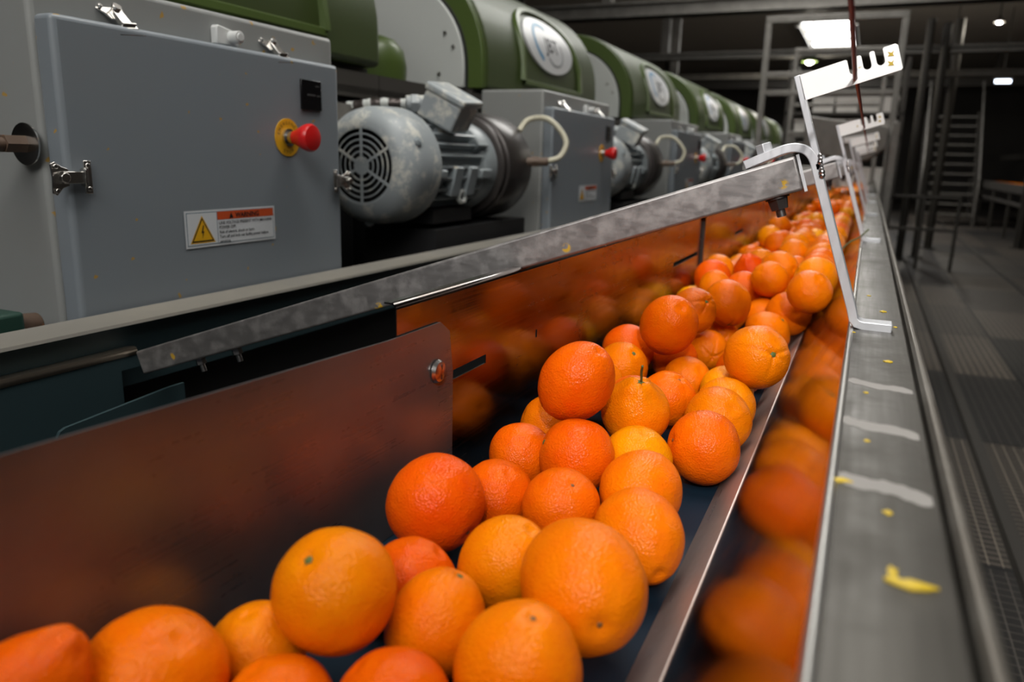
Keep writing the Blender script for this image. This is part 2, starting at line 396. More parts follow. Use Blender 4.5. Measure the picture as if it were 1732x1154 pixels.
# roof girders
for i, (y, z, h, w_) in enumerate(((9.5, 1.66, 0.17, 0.16), (12.5, 1.53, 0.10, 0.12), (13.2, 1.30, 0.08, 0.1), (24.0, 2.1, 0.25, 0.2))):
    b = new(); box(b, -9, 9, y, y + w_, z, z + h); box(b, -9, 9, y - 0.05, y + w_ + 0.05, z, z + 0.03); box(b, -9, 9, y - 0.05, y + w_ + 0.05, z + h - 0.03, z + h)
    for xx in (-6, -3.2, 2.6, 5.5): box(b, xx, xx + 0.12, y, y + w_, z + h, CEIL)
    structure('trim_%d' % (i + 3), b, M['frame_grey'] if i != 3 else M['dark_steel'])

# ------------------------------------------------------------------ the orange conveyor
cv = empty('sorting_conveyor', (-0.2, 0.9, FLOOR), 'long stainless trough conveyor carrying the heap of oranges', 'conveyor')
b = new(); box(b, -0.50, -0.108, -0.25, 13.5, -0.352, -0.34); obj('belt', b, M['belt'], cv)
b = new(); prism(b, [(-0.110, -0.346), (-0.108, -0.3385), (-0.079, -0.3055), (-0.075, -0.3055), (-0.100, -0.350)], 'y', -0.25, 13.5)
obj('skirt_strip', b, M['skirt_steel'], cv, label='light worn steel strip along the belt edge')
b = new(); prism(b, [(0.0, -0.167), (-0.0785, -0.3065), (-0.0745, -0.3085), (0.004, -0.170)], 'y', -0.25, 13.5)
obj('sloping_side', b, M['wall_steel'], cv, label='wet mirror-like sloping side plate')
b = new(); prism(b, [(0.0, -0.170), (0.0, -0.166), (0.002, -0.165), (0.051, -0.165), (0.0525, -0.1665), (0.0525, -0.185), (0.050, -0.185), (0.050, -0.170)], 'y', -0.25, 13.5)
obj('rail', b, M['rail_steel'], cv, label='flat dull steel top rail')
b = new(); cyl(b, (0.0012, -0.25, -0.1672), (0.0012, 13.5, -0.1672), 0.0034, n=14); obj('rail_edge', b, M['rail_edge'], cv)
b = new(); prism(b, [(0.0555, -0.167), (0.058, -0.1635), (0.0615, -0.1635), (0.0645, -0.167), (0.0645, -0.30), (0.0555, -0.30)], 'y', -0.25, 13.5)
obj('outer_lip', b, M['lip_steel'], cv, bevel=0.001)
b = new(); box(b, -0.50, 0.050, -0.25, 13.5, -0.56, -0.353); box(b, 0.030, 0.0553, -0.25, 13.5, -0.56, -0.19); obj('bed', b, M['dark_void'], cv, bevel=0.003)
for yy in (0.3, 2.4, 4.5, 6.6, 8.7, 10.8, 12.9):
    for xx in (-0.46, 0.0):
        b = new(); box(b, xx, xx + 0.05, yy, yy + 0.05, FLOOR + 0.012, -0.56); box(b, xx - 0.02, xx + 0.07, yy - 0.02, yy + 0.07, FLOOR, FLOOR + 0.012); obj('leg', b, M['dark_steel'], cv)
def sheet(bm, fx, ys, zs, holes, t=0.0016):
    """upright sheet; fx(y) gives its face; cells in HOLES (iy, iz) are open"""
    V = {}
    def g(i, j, k):
        if (i, j, k) not in V: V[i, j, k] = bm.verts.new((fx(ys[i]) - k * t, ys[i], zs(ys[i])[j]))
        return V[i, j, k]
    ny, nz = len(ys) - 1, len(zs(ys[0])) - 1
    solid = lambda i, j: 0 <= i < ny and 0 <= j < nz and (i, j) not in holes
    for i in range(ny):
        for j in range(nz):
            if not solid(i, j): continue
            bm.faces.new((g(i, j, 0), g(i + 1, j, 0), g(i + 1, j + 1, 0), g(i, j + 1, 0)))
            bm.faces.new((g(i, j, 1), g(i, j + 1, 1), g(i + 1, j + 1, 1), g(i + 1, j, 1)))
            for di, dj, a, c in ((-1, 0, (i, j), (i, j + 1)), (1, 0, (i + 1, j), (i + 1, j + 1)), (0, -1, (i, j), (i + 1, j)), (0, 1, (i, j + 1), (i + 1, j + 1))):
                if not solid(i + di, j + dj): bm.faces.new((g(*a, 0), g(*c, 0), g(*c, 1), g(*a, 1)))
# near guard plate: flares outwards towards the camera, its tab is screwed over the next plate
fxA = lambda y: -0.3580 - 0.03 * max(0.0, 0.555 - y)
ztA = lambda y: -0.156 + 0.026 * max(0.0, 0.54 - y)
b = new(); ysA = [-0.25, 0.0, 0.2, 0.4, 0.52, 0.54, 0.55, 0.557, 0.60, 0.63, 0.648, 0.655]
sheet(b, fxA, ysA, lambda y: [-0.3395, ztA(y) - (0.055 if y > 0.654 else 0.012 if y > 0.64 else 0)], {})
obj('near_guard', b, M['guard_near'], cv, smooth=20, label='duller near guard plate screwed over the next one')
# second guard plate with slot, folded top
def roll_top(bm, x, y0, y1, zt, back=0.013, drop=0.03):
    pr = []
    r = 0.006
    for k in range(7):
        a = math.pi / 2 * k / 6; pr.append((x - r + r * math.cos(a), zt - r + r * math.sin(a)))
    pr += [(x - back, zt), (x - back, zt - 0.0016), (x - r, zt - 0.0016)]
    for k in range(5):
        a = math.pi / 2 * (4 - k) / 4; pr.append((x - r + (r - 0.0016) * math.cos(a), zt - r + (r - 0.0016) * math.sin(a)))
    prism(bm, pr, 'y', y0, y1)
xB = -0.3605
b = new(); zsB = lambda y: [-0.3395, -0.2215, -0.2115, -0.1322]
sheet(b, lambda y: xB, [0.557, 0.660, 0.735, 0.876, 0.881, 1.28, 1.285, 1.64, 1.90, 1.934], zsB, {(1, 1), (3, 1), (7, 1)})
roll_top(b, xB, 0.557, 1.934, -0.1262)
obj('guard', b, M['guard'], cv, smooth=40, label='polished guard plate with a slot, reflecting the oranges')
b = new(); box(b, -0.372, -0.354, 1.936, 1.943, -0.339, -0.131); box(b, -0.40, -0.351, 1.930, 1.950, -0.131, -0.1255)
obj('guard_joint', b, M['drum'], cv)
b = new(); yC = [1.95]
for k in range(9): yC += [2.5 + k * 1.25, 2.68 + k * 1.25]
yC += [13.4]
sheet(b, lambda y: -0.364, yC, zsB, {(1 + 2 * k, 1) for k in range(9)}); roll_top(b, -0.364, 1.95, 13.4, -0.1262)
obj('guard', b, M['guard'], cv, smooth=40)
b = new(); lathe(b, [(0.0, 0.0048), (0.005, 0.0044), (0.0098, 0.0028), (0.0118, 0.0), (0.0118, -0.001)], (-0.3562, 0.622, -0.203), 'x', 28)
box(b, -0.3523, -0.3518, 0.6212, 0.6228, -0.2105, -0.1955)
sc_ = obj('screw', b, M['bolt'], cv, label='domed slotted screw')
b = new(); box(b, -0.3525, -0.3516, 0.6213, 0.6227, -0.210, -0.196); obj('screw_slot', b, M['ink'], sc_)
for y0, x0, w_, seed in ((0.643, 0.004, 0.016, 1), (0.536, 0.003, 0.018, 2), (0.432, 0.004, 0.018, 3)):
    random.seed(seed); b = new(); top, bot = [], []
    for k in range(15):
        x = x0 + 0.045 * k / 14; c = y0 - 0.012 * k / 14 + 0.002 * math.sin(k * 0.6 + seed)
        h = w_ * (0.42 + 0.16 * random.random()) * (1 if 0 < k < 14 else 0.6)
        top.append((x, c + h)); bot.append((x, c - h))
    prism(b, top + bot[::-1], 'z', -0.1651, -0.1647)
    obj('dried_smear', b, mat('dried_pale_film_%d' % seed, (0.27, 0.255, 0.24), 0.6, 0.3), cv, label='pale dried smear across the rail')

# ------------------------------------------------------------------ cross beams with clamp brackets, slotted plates and the red pull cord
def cross_beam(label, k):
    t = empty('cross_beam', (-0.5, 0.86, -0.2), label, 'beam', 'cross beams over the trough')
    ax = Vector((-0.965 + 0.067, 0.800 - 0.872, -0.3155 + 0.008)); L = ax.length
    xd = -ax.normalized()                                   # points up to the bracket end
    yd = Vector((0, 0, 1)).cross(xd).normalized() ; zd = xd.cross(yd).normalized()
    if yd.y < 0: yd = -yd
    org = Vector((-0.067, 0.872, -0.008))
    m4 = Matrix(((xd.x, yd.x, zd.x, org.x), (xd.y, yd.y, zd.y, org.y), (xd.z, yd.z, zd.z, org.z), (0, 0, 0, 1)))
    b = new(); box(b, -L, 0, -0.016, 0.016, -0.018, 0.018, mtx=m4); obj('beam', b, M['beam_steel'], t, bevel=0.0028, seg=3)
    b = new(); box(b, 0.0005, 0.0035, -0.017, 0.017, -0.020, 0.0185, mtx=m4); obj('end_plate', b, M['bright_zinc'], t)
    # hex bolt on top, flanged nut and stud below
    for q, nm in ((-0.028, 'bolt'),):
        b = new(); cyl(b, m4 @ Vector((q, 0, 0.0275)), m4 @ Vector((q, 0, 0.0395)), 0.0088, n=6); obj('bolt', b, M['bright_zinc'], t, smooth=0, bevel=0.0008)
        b = new(); cyl(b, m4 @ Vector((q + 0.001, 0, -0.0182)), m4 @ Vector((q + 0.001, 0, -0.0200)), 0.0125, 0.0125)
        cyl(b, m4 @ Vector((q + 0.001, 0, -0.0200)), m4 @ Vector((q + 0.001, 0, -0.0315)), 0.0112, 0.0092, n=6)
        n_ = obj('nut', b, M['dark_bolt'], t, smooth=30)
        b = new(); cyl(b, m4 @ Vector((q + 0.001, 0, -0.031)), m4 @ Vector((q + 0.001, 0, -0.0395)), 0.0046)
        for j in range(4): cyl(b, m4 @ Vector((q + 0.001, 0, -0.0325 - j * 0.0018)), m4 @ Vector((q + 0.001, 0, -0.0333 - j * 0.0018)), 0.0052)
        obj('stud', b, M['bolt'], n_)
    for q in (-L + 0.10, -L + 0.17):
        b = new(); cyl(b, m4 @ Vector((q, 0, -0.018)), m4 @ Vector((q, 0, -0.027)), 0.0075, n=6); cyl(b, m4 @ Vector((q, 0, -0.027)), m4 @ Vector((q, 0, -0.038)), 0.004)
        obj('bolt', b, M['bolt'], t)
    # bent flat-bar bracket
    y = 0.872
    top0 = m4 @ Vector((-0.050, 0, 0.0232)); leg = Vector((0.001, y, -0.150))
    corner = Vector((-0.0610, y, 0.0262)); ta = top0.lerp(corner, 0.50); tb = corner.lerp(leg, 0.145)
    pts = [top0, top0.lerp(corner, 0.25)] + [(ta * (1 - q) + corner * q) * (1 - q) + (corner * (1 - q) + tb * q) * q for q in [i / 12 for i in range(13)]]
    pts += [tb.lerp(leg, q) for q in (0.3, 0.6, 0.9, 0.97)]
    pts += [Vector((0.0022, y, -0.1555)), Vector((0.006, y, -0.1595)), Vector((0.012, y, -0.1612)), Vector((0.022, y, -0.1613)), Vector((0.0395, y, -0.1613))]
    b = new(); strip(b, pts, 0.022, 0.0092, (0, 1, 0)); obj('bracket', b, M['bright_zinc'], t, bevel=0.0009, smooth=40)
    # upright arm welded to the bracket leg
    b = new(); strip(b, [(-0.0470, y - 0.002, -0.0045), (-0.0625, y - 0.002, 0.040), (-0.0788, y - 0.002, 0.0875)], 0.018, 0.0068, (0, 1, 0)); obj('upright_arm', b, M['bright_zinc'], t, bevel=0.0008)
    b = new(); random.seed(3)
    for j in range(7): 
        q = Vector((-0.0485, y - 0.0125, 0.010)).lerp(Vector((-0.0440, y - 0.0125, -0.010)), j / 6); s_ = random.uniform(0.7, 1.25); lathe(b, [(0, -0.0016 * s_), (0.0018 * s_, -0.001), (0.0026 * s_, 0), (0.0018 * s_, 0.001), (0, 0.0016)], q + Vector((random.uniform(-0.0007, 0.0007), 0, 0)), 'y', 10)
    obj('weld', b, M['bolt'], t)
    # slotted plate
    ex = Vector((0.0855, 0, 0.0280)).normalized(); ez = Vector((-ex.z, 0, ex.x)); o0 = Vector((-0.0690, y - 0.011, 0.0635)); W, H = 0.0905, 0.0255
    def arc(cx_, cz_, r, a0, a1, n=8): return [(cx_ + r * math.cos(R(a0 + (a1 - a0) * i / n)), cz_ + r * math.sin(R(a0 + (a1 - a0) * i / n))) for i in range(n + 1)]
    out = [(0.001, 0), (W - 0.0015, 0), (W, 0.0015), (W, H - 0.002), (W - 0.002, H)]
    for sx in (0.0735, 0.0615, 0.0487):
        out += [(sx + 0.0036 + 0.0012, H), (sx + 0.0036, H - 0.0012)] + [(px, pz) for px, pz in arc(sx, H - 0.0120, 0.0036, 0, -180)] + [(sx - 0.0036, H - 0.0012), (sx - 0.0036 - 0.0012, H)]
    out += [(0.001, H), (0, H - 0.001), (0, 0.001)]
    m5 = Matrix(((ex.x, 0, ez.x, o0.x), (0, 1, 0, o0.y), (ex.z, 0, ez.z, o0.z), (0, 0, 0, 1)))
    b = new(); prism(b, out, 'y', 0, 0.003, mtx=m5); pl = obj('slotted_plate', b, M['glare_white'], t, label='slotted plate with its glare painted white', smooth=20)
    if k == 0:
        for (u, v_) in ((0.0828, 0.0170), (0.0812, 0.0085)):
            b = new(); prism(b, [(u - 0.0028, v_ - 0.001), (u - 0.0008, v_ + 0.0004), (u - 0.002, v_ + 0.003), (u + 0.001, v_ + 0.0012), (u + 0.003, v_ + 0.0024), (u + 0.0018, v_ - 0.0004), (u + 0.0025, v_ - 0.0022)], 'y', -0.0005, 0.0001, mtx=m5)
            obj('peel_fleck', b, M['peel'], pl)
    return t
SEC = ['nearest', 'second', 'third', 'fourth', 'fifth', 'sixth']
t0 = cross_beam('nearest diagonal grey steel beam over the trough, ending in a big white slotted plate', 0)
index_kids()
t1 = copy_tree(t0, (0, 1.05, 0)); t1['label'] = 'second diagonal beam over the oranges, its small bracket seen right of the nearest bracket'
for k in (2, 3, 4):
    t = copy_tree(t0, (0, 1.05 * k, 0))
    t['label'] = ['', '', 'third diagonal beam from the camera, a small blurred bracket beyond the second one', 'fourth diagonal beam from the camera, tiny and blurred far up the trough', 'fifth and farthest diagonal beam, hardly visible near the grey chute'][k]
b = new(); P0 = Vector((-0.0235, 0.868, 0.0835)); P1 = Vector((-0.0235, 1.918, 0.0835))
dn = (P0 - P1)
cord = [P1 + dn * t_ for t_ in (-6.0, -2.0, -1.0, 0.0, 0.5)] + [P0 + Vector((0, 0.005, 0.0005)), P0 + Vector((-0.001, -0.01, 0.0008)), Vector((-0.0245, 0.60, 0.1030)), Vector((-0.026, 0.35, 0.122)), Vector((-0.03, -0.3, 0.17))]
tube(b, cord, 0.0021, 12)
tag(obj('pull_cord', b, M['red_cord']), 'dark red cord threaded through the slots of the white plates', 'cord')

# ------------------------------------------------------------------ peel scraps
random.seed(11)
def scrap(x, y, z, w, h, seed, label, mtl='peel', group='peel scraps on the rail'):
    random.seed(seed); b = new(); n = 11
    pts = [(x + math.cos(2 * math.pi * i / n) * w / 2 * random.uniform(0.55, 1.15), y + math.sin(2 * math.pi * i / n) * h / 2 * random.uniform(0.45, 1.2)) for i in range(n)]
    c = b.verts.new((x, y, z + 0.0028 * min(1, w / 0.012))); 
    A = [b.verts.new((p[0], p[1], z)) for p in pts]; B = [b.verts.new((p[0], p[1], z + 0.0012 * min(1, w / 0.012))) for p in pts]
    for i in range(n):
        j = (i + 1) % n; b.faces.new((A[i], A[j], B[j], B[i])); b.faces.new((B[i], B[j], c))
    b.faces.new(A[::-1])
    return tag(obj('peel_scrap', b, M[mtl]), label, 'peel scrap', group)
RT = -0.1650
scrap(0.036, 0.3235, RT, 0.022, 0.0075, 1, 'large bright yellow peel scrap at the near end of the rail')
scrap(0.0285, 0.331, RT, 0.0055, 0.013, 14, 'upright yellow peel scrap touching the left of the largest scrap')
scrap(0.006, 0.425, RT, 0.010, 0.005, 2, 'yellow peel scrap on the rail edge by the nearest pale smear')
scrap(0.028, 0.394, RT, 0.005, 0.006, 3, 'small dim yellow peel scrap just nearer than the nearest pale smear')
scrap(0.017, 0.613, RT, 0.005, 0.004, 4, 'small yellow peel scrap between the two far pale smears')
scrap(0.034, 0.725, RT, 0.008, 0.006, 5, 'pale yellow peel scrap on the rail below the bracket foot')
scrap(0.018, 0.500, RT, 0.004, 0.005, 6, 'tiny yellow peel scrap between the two near pale smears')
scrap(0.033, 0.985, RT, 0.009, 0.010, 7, 'yellow peel scrap on the rail beyond the bracket foot')
scrap(0.044, 0.893, RT, 0.006, 0.004, 8, 'yellow peel scrap right of the bracket foot')
scrap(0.018, 1.10, RT, 0.006, 0.007, 9, 'small yellow peel scrap farthest along the rail')
scrap(0.004, 0.842, RT, 0.005, 0.004, 10, 'tiny yellow peel scrap under the left of the bracket foot')

# ------------------------------------------------------------------ machine frame between trough and cabinets
fr = empty('machine_frame', (-1.0, 2.0, FLOOR), 'dark teal steel frame with a dusty grey ledge in front of the cabinets', 'frame')
b = new(); prism(b, [(-1.043, -0.262), (-1.043, -0.250), (-1.030, -0.2555), (-0.992, -0.2575), (-0.990, -0.262)], 'y', -0.4, 14); obj('ledge', b, M['ledge'], fr, label='dusty grey top ledge')
b = new(); box(b, -1.040, -1.006, -0.4, 14, -0.36, -0.2625); obj('upper_channel', b, M['teal'], fr)
b = new(); prism(b, [(-1.006, -0.305), (-1.006, -0.297), (-0.985, -0.2935), (-0.980, -0.295), (-0.978, -0.299), (-0.978, -0.305)], 'y', -0.4, 0.795); obj('rounded_edge', b, M['pipe'], fr, label='shiny worn rounded edge')
b = new(); box(b, -0.992, -0.979, -0.4, 0.765, -0.62, -0.305); box(b, -0.992, -0.979, 0.765, 0.80, -0.325, -0.305); obj('side_sheet', b, M['teal'], fr)
b = new(); 
prism(b, [(0.62, -0.60), (0.62, -0.372), (0.624, -0.366), (0.632, -0.363), (0.80, -0.352), (0.83, -0.352), (0.83, -0.60)], 'x', -0.93, -0.925); box(b, -0.979, -0.93, 0.62, 0.83, -0.605, -0.60); obj('notched_plate', b, M['teal'], fr)
b = new(); box(b, -1.044, -1.0405, -0.4, 14, FLOOR + 0.05, -0.264); obj('shade_sheet', b, M['dark_void'], fr)  # added near-black sheet standing in for the shade below the ledge
for yy in (0.0, 2.2, 4.2, 6.2, 8.2, 10.2, 12.2):
    b = new(); box(b, -1.038, -0.995, yy, yy + 0.05, FLOOR, -0.362); obj('leg', b, M['dark_void'], fr)

# ------------------------------------------------------------------ extractor machines
PITCH = 1.985
def hood_pt(s, off=0.0):
    if s <= 0: return (-1.35 + off, 0.34 + s)
    a = s / 0.40
    return (-1.75 + (0.40 + off) * math.cos(a), 0.34 + (0.40 + off) * math.sin(a))
def hood_prof(r, zb, n=28, cx_=-1.75, cz_=0.34):
    p = [(cx_ + r, zb)]
    p += [(cx_ + r * math.cos(math.pi * i / n), cz_ + r * math.sin(math.pi * i / n)) for i in range(n + 1)]
    return p + [(cx_ - r, zb)]
def surf_patch(bm, outline, off0, off1, mi=0, rings=5):
    """patch lying on the hood: OUTLINE in (y, s), stands from off0 up to off1"""
    cy = sum(p[0] for p in outline) / len(outline); cs = sum(p[1] for p in outline) / len(outline)
    def P(y, s, o): x, z = hood_pt(s, o); return (x, y, z)
    prev = [bm.verts.new(P(y, s, off0)) for y, s in outline]; n = len(outline)
    cur = [bm.verts.new(P(y, s, off1)) for y, s in outline]
    for i in range(n): f = bm.faces.new((prev[i], prev[(i + 1) % n], cur[(i + 1) % n], cur[i])); f.material_index = mi
    for k in range(1, rings):
        t_ = 1 - k / rings
        nx = [bm.verts.new(P(cy + (y - cy) * t_, cs + (s - cs) * t_, off1)) for y, s in outline]
        for i in range(n): f = bm.faces.new((cur[i], cur[(i + 1) % n], nx[(i + 1) % n], nx[i])); f.material_index = mi
        cur = nx
    c = bm.verts.new(P(cy, cs, off1))
    for i in range(n): f = bm.faces.new((cur[i], cur[(i + 1) % n], c)); f.material_index = mi
def surf_band(bm, path, w, off, mi=0, closed=False):
    n = len(path); A = []; B = []; A0 = []; B0 = []
    def P(y, s, o): x, z = hood_pt(s, o); return (x, y, z)
    for i, (y, s) in enumerate(path):
        a = path[(i - 1) % n] if closed or i else path[i]; c = path[(i + 1) % n] if closed or i < n - 1 else path[i]
        d = Vector((c[0] - a[0], c[1] - a[1])).normalized(); nx, ns = -d.y * w / 2, d.x * w / 2
        A.append(bm.verts.new(P(y + nx, s + ns, off))); B.append(bm.verts.new(P(y - nx, s - ns, off)))
        A0.append(bm.verts.new(P(y + nx * 1.6, s + ns * 1.6, 0))); B0.append(bm.verts.new(P(y - nx * 1.6, s - ns * 1.6, 0)))
    m_ = n if closed else n - 1
    for i in range(m_):
        j = (i + 1) % n
        for q, r_ in ((A, B), (A0, A), (B, B0)):
            f = bm.faces.new((q[i], q[j], r_[j], r_[i])); f.material_index = mi
def extractor(label):
    y0, y1 = 2.71, 4.00
    t = empty('juice_extractor', (-1.7, y0 + 0.6, FLOOR), label, 'juice extractor', 'row of green hooded extractors')
    b = new(); prism(b, hood_prof(0.400, 0.245), 'y', y0, y1); hd = obj('hood', b, M['hood'], t, bevel=0.018, seg=4, smooth=30)
    b = new(); prism(b, hood_prof(0.392, 0.247), 'y', y0 - 0.012, y0 + 0.03); obj('hood_end_face', b, M['hood_lit'], hd, bevel=0.006)
    b = new(); prism(b, hood_prof(0.330, 0.243, cz_=0.325), 'y', y0 - 0.024, y0 - 0.011); obj('dark_seam', b, M['dark_void'], hd)
    b = new(); prism(b, hood_prof(0.322, 0.250, cz_=0.323), 'y', y0 - 0.036, y0 - 0.020); pn = obj('end_panel', b, M['panel'], t, bevel=0.004)
    for x, z in ((-1.470, 0.395), (-1.505, 0.445), (-1.53, 0.30)):
        b = new(); cyl(b, (x, y0 - 0.036, z), (x, y0 - 0.043, z), 0.007, n=10); obj('screw', b, M['bolt'], pn)
    # raised arch around the badge
    c_y, c_s, ry, rs = 3.375, 0.150, 0.275, 0.125
    arch = [(c_y - 0.33, -0.03), (c_y - 0.325, 0.10)]
    for i in range(15):
        a = math.pi - math.pi * i / 14; arch.append((c_y + 0.325 * math.cos(a), 0.15 + 0.16 * math.sin(a)))
    arch += [(c_y + 0.35, 0.08), (c_y + 0.36, -0.03)]
    b = new(); surf_band(b, arch, 0.020, 0.016); surf_band(b, [(c_y - 0.32, -0.035), (c_y, -0.035), (c_y + 0.36, -0.035)], 0.016, 0.012); obj('badge_surround', b, M['hood_lit'], hd, smooth=60)
    ell = [(c_y + ry * math.cos(2 * math.pi * i / 48), c_s + rs * math.sin(2 * math.pi * i / 48)) for i in range(48)]
    b = new(); surf_patch(b, ell, 0, 0.010); bd = obj('badge', b, M['badge'], t, smooth=40)
    def place(u, v, w):
        x, z = hood_pt(c_s + v, 0.0112); return (x, c_y + u, z)
    b = new(); text_into(b, 'JBT', 0.090, lambda u, v, w: place(u * 1.25 + 0.02, v - 0.035, w), mi=0, align='CENTER', bold=0.0012)
    q = [(c_y + 0.030 * 1 + 0.115 * math.cos(R(a)) - 0.08, c_s + 0.085 * math.sin(R(a))) for a in range(60, 250, 10)]
    nfb = len(b.faces); surf_band(b, q, 0.018, 0.0115, 1)
    q = [(c_y + 0.04 + 0.10 * math.cos(R(a)), c_s - 0.02 + 0.07 * math.sin(R(a))) for a in range(215, 390, 10)]
    surf_band(b, q, 0.010, 0.0113, 2)
    obj('logo', b, [M['ink'], M['logo_blue'], M['logo_grey']], bd, smooth=60)
    # green feed cover in the gap in front of the end panel
    b = new(); lathe(b, [(0.12, 0), (0.125, 0.10), (0.115, 0.15), (0.085, 0.185), (0.04, 0.20), (0.0, 0.203)], (-1.60, 2.32, 0.19), 'z', 32); obj('feed_cover', b, M['hood_lit'], t, label='rounded pale green cover in the gap')
    b = new(); box(b, -2.10, -1.46, y0 - 0.62, y1 + 0.0, FLOOR, 0.19); obj('machine_body', b, M['dark_void'], t, bevel=0.01)
    b = new(); box(b, -1.46, -1.36, y0 - 0.69, y0 + 1.29, 0.155, 0.185); box(b, -1.38, -1.36, y0 - 0.69, y0 + 1.29, 0.165, 0.225); box(b, -2.1, -1.40, y0 - 0.02, y1, 0.188, 0.2445); obj('support_beam', b, M['dark_steel'], t)
    return t
e0 = extractor('')
index_kids()
ex_labels = ['green hooded extractor behind the nearest grey cabinet, cut by the top of the photo', 'green hooded extractor with the largest readable oval badge', 'third green extractor from the camera, its oval badge above the second row cabinet',
             'fourth green extractor from the camera with small blurred badge', 'fifth green extractor in the receding row', 'sixth green extractor in the receding row', 'seventh green extractor, a small green hump far back']
e0['label'] = ex_labels[1]
for k in (-1, 1, 2, 3, 4, 5):
    c = copy_tree(e0, (0, PITCH * k, 0)); c['label'] = ex_labels[k + 1]

# ------------------------------------------------------------------ control cabinets
def lat(bm, m4):       # draw latch: three-lobed base, lever and keeper, built flat in local xy, z up
    prism(bm, [(-0.028, -0.026), (-0.020, -0.030), (-0.008, -0.018), (0.004, -0.014), (0.004, 0.014), (-0.008, 0.018), (-0.020, 0.026), (-0.028, 0.022), (-0.026, 0.0)], 'z', 0, 0.003, mtx=m4)
    box(bm, -0.012, 0.026, -0.010, 0.010, 0.003, 0.013, mtx=m4)
    box(bm, 0.024, 0.028, -0.014, 0.014, 0.003, 0.017, mtx=m4)
    box(bm, 0.030, 0.044, -0.028, 0.028, 0.004, 0.007, mtx=m4)
    box(bm, 0.026, 0.034, -0.016, 0.016, 0.004, 0.012, mtx=m4)
    for p in ((-0.022, -0.022), (-0.022, 0.018), (0.037, -0.020), (0.037, 0.020)):
        cyl(bm, m4 @ Vector((p[0], p[1], 0.002)), m4 @ Vector((p[0], p[1], 0.009)), 0.0035, n=10)
    cyl(bm, m4 @ Vector((-0.012, 0, 0.01)), m4 @ Vector((-0.012, 0, 0.018)), 0.007, n=16)
def cabinet(yl, label):
    """yl: the door's left edge; the door's right edge is 1.405"""
    XD = -1.050; yr = 1.405
    t = empty('control_cabinet', (-1.2, 1.1, FLOOR), label, 'control cabinet', 'control cabinets along the machine row')
    b = new(); box(b, -1.34, -1.090, yl - 0.003, 1.440, -0.62, 0.238); obj('body', b, M['cabinet_side'], t, bevel=0.009, seg=4)
    b = new(); box(b, -1.0902, XD, yl, yr, -0.60, 0.178); dr = obj('door', b, M['cabinet'], t, bevel=0.0085, seg=4)
    b = new(); box(b, -1.32, -1.12, yl + 0.1, 1.35, FLOOR, -0.62); obj('pedestal', b, M['dark_void'], t)
    X = lambda x, y, z, ax_, ay: Matrix(((0, 0, 0.85, x), (ax_[0] * 0.85, ay[0] * 0.85, 0, y), (ax_[1] * 0.85, ay[1] * 0.85, 0, z), (0, 0, 0, 1)))
    for yy in (0.893 if yl > 0.7 else 0.83, 1.240):
        sx = 0.86; m6 = Matrix(((0.66 * sx, 0.0, 0.75 * sx, -1.079), (0.10 * sx, 0.99 * sx, 0, yy), (-0.75 * sx, 0.10 * sx, 0.66 * sx, 0.1905), (0, 0, 0, 1)))
        b = new(); lat(b, m6); obj('latch', b, M['chrome'], t, bevel=0.0008, smooth=30)
    for (y, z, ax_, ay) in ((yl - 0.003, -0.045, (1, 0), (0, 1)), (1.409, -0.060, (-1, 0), (0, 1))):
        b = new(); lat(b, X(-1.0485 if y > 1.4 else -1.049, y, z, ax_, ay)); obj('latch', b, M['chrome'], t, bevel=0.0008, smooth=30)
    b = new(); prism(b, [(1.093, 0.182), (1.093, 0.209), (1.097, 0.214), (1.140, 0.207), (1.145, 0.203), (1.145, 0.182)], 'x', -1.090, -1.075); sw = obj('switch_plate', b, M['switch_white'], t, bevel=0.002)
    b = new(); cyl(b, (-1.076, 1.128, 0.196), (-1.055, 1.128, 0.196), 0.011, n=20); cyl(b, (-1.056, 1.128, 0.196), (-1.053, 1.128, 0.196), 0.0075, n=20); obj('switch_knob', b, M['switch_white'], sw, bevel=0.001)
    b = new(); box(b, XD - 0.002, XD + 0.004, 1.280, 1.342, 0.082, 0.140); ds = obj('display', b, M['display'], t, bevel=0.001)
    b = new(); box(b, XD + 0.004, XD + 0.0046, 1.297, 1.322, 0.1095, 0.113); box(b, XD + 0.004, XD + 0.0046, 1.326, 1.337, 0.109, 0.112); box(b, XD + 0.004, XD + 0.0046, 1.322, 1.335, 0.128, 0.130); obj('display_marks', b, M['display_mark'], ds)
    es = empty('emergency_stop', (XD, 1.237, 0.026)); es.parent = t; es.location = Vector((XD, 1.237, 0.026)) - t.location
    b = new(); lathe(b, [(0.036, 0), (0.036, 0.0015), (0.0, 0.0016)], (XD, 1.237, 0.026), 'x', 40); obj('legend_plate', b, M['yellow'], es, smooth=20)
    b = new()
    def ring_text(s, r, a0, step, up):
        for i, ch in enumerate(s):
            a = R(a0 + (-step * i if up else step * i)); ca, sa = math.cos(a), math.sin(a)
            tx, tz = ((sa, -ca) if up else (-sa, ca)); nx, nz = ((ca, sa) if up else (-ca, -sa))
            text_into(b, ch, 0.009, lambda u, v, w: (XD + 0.0021, 1.237 + ca * r + tx * u + nx * v, 0.026 + sa * r + tz * u + nz * v), align='CENTER')
    ring_text('EMERGENCY', 0.0245, 165, 17, True); ring_text('STOP', 0.031, 245, 17, False)
    obj('legend_text', b, M['ink'], es, smooth=0)
    b = new(); cyl(b, (XD + 0.001, 1.237, 0.026), (XD + 0.020, 1.237, 0.026), 0.0125, n=24); cyl(b, (XD + 0.001, 1.237, 0.026), (XD + 0.006, 1.237, 0.026), 0.017, n=24); obj('collar', b, M['chrome'], es)
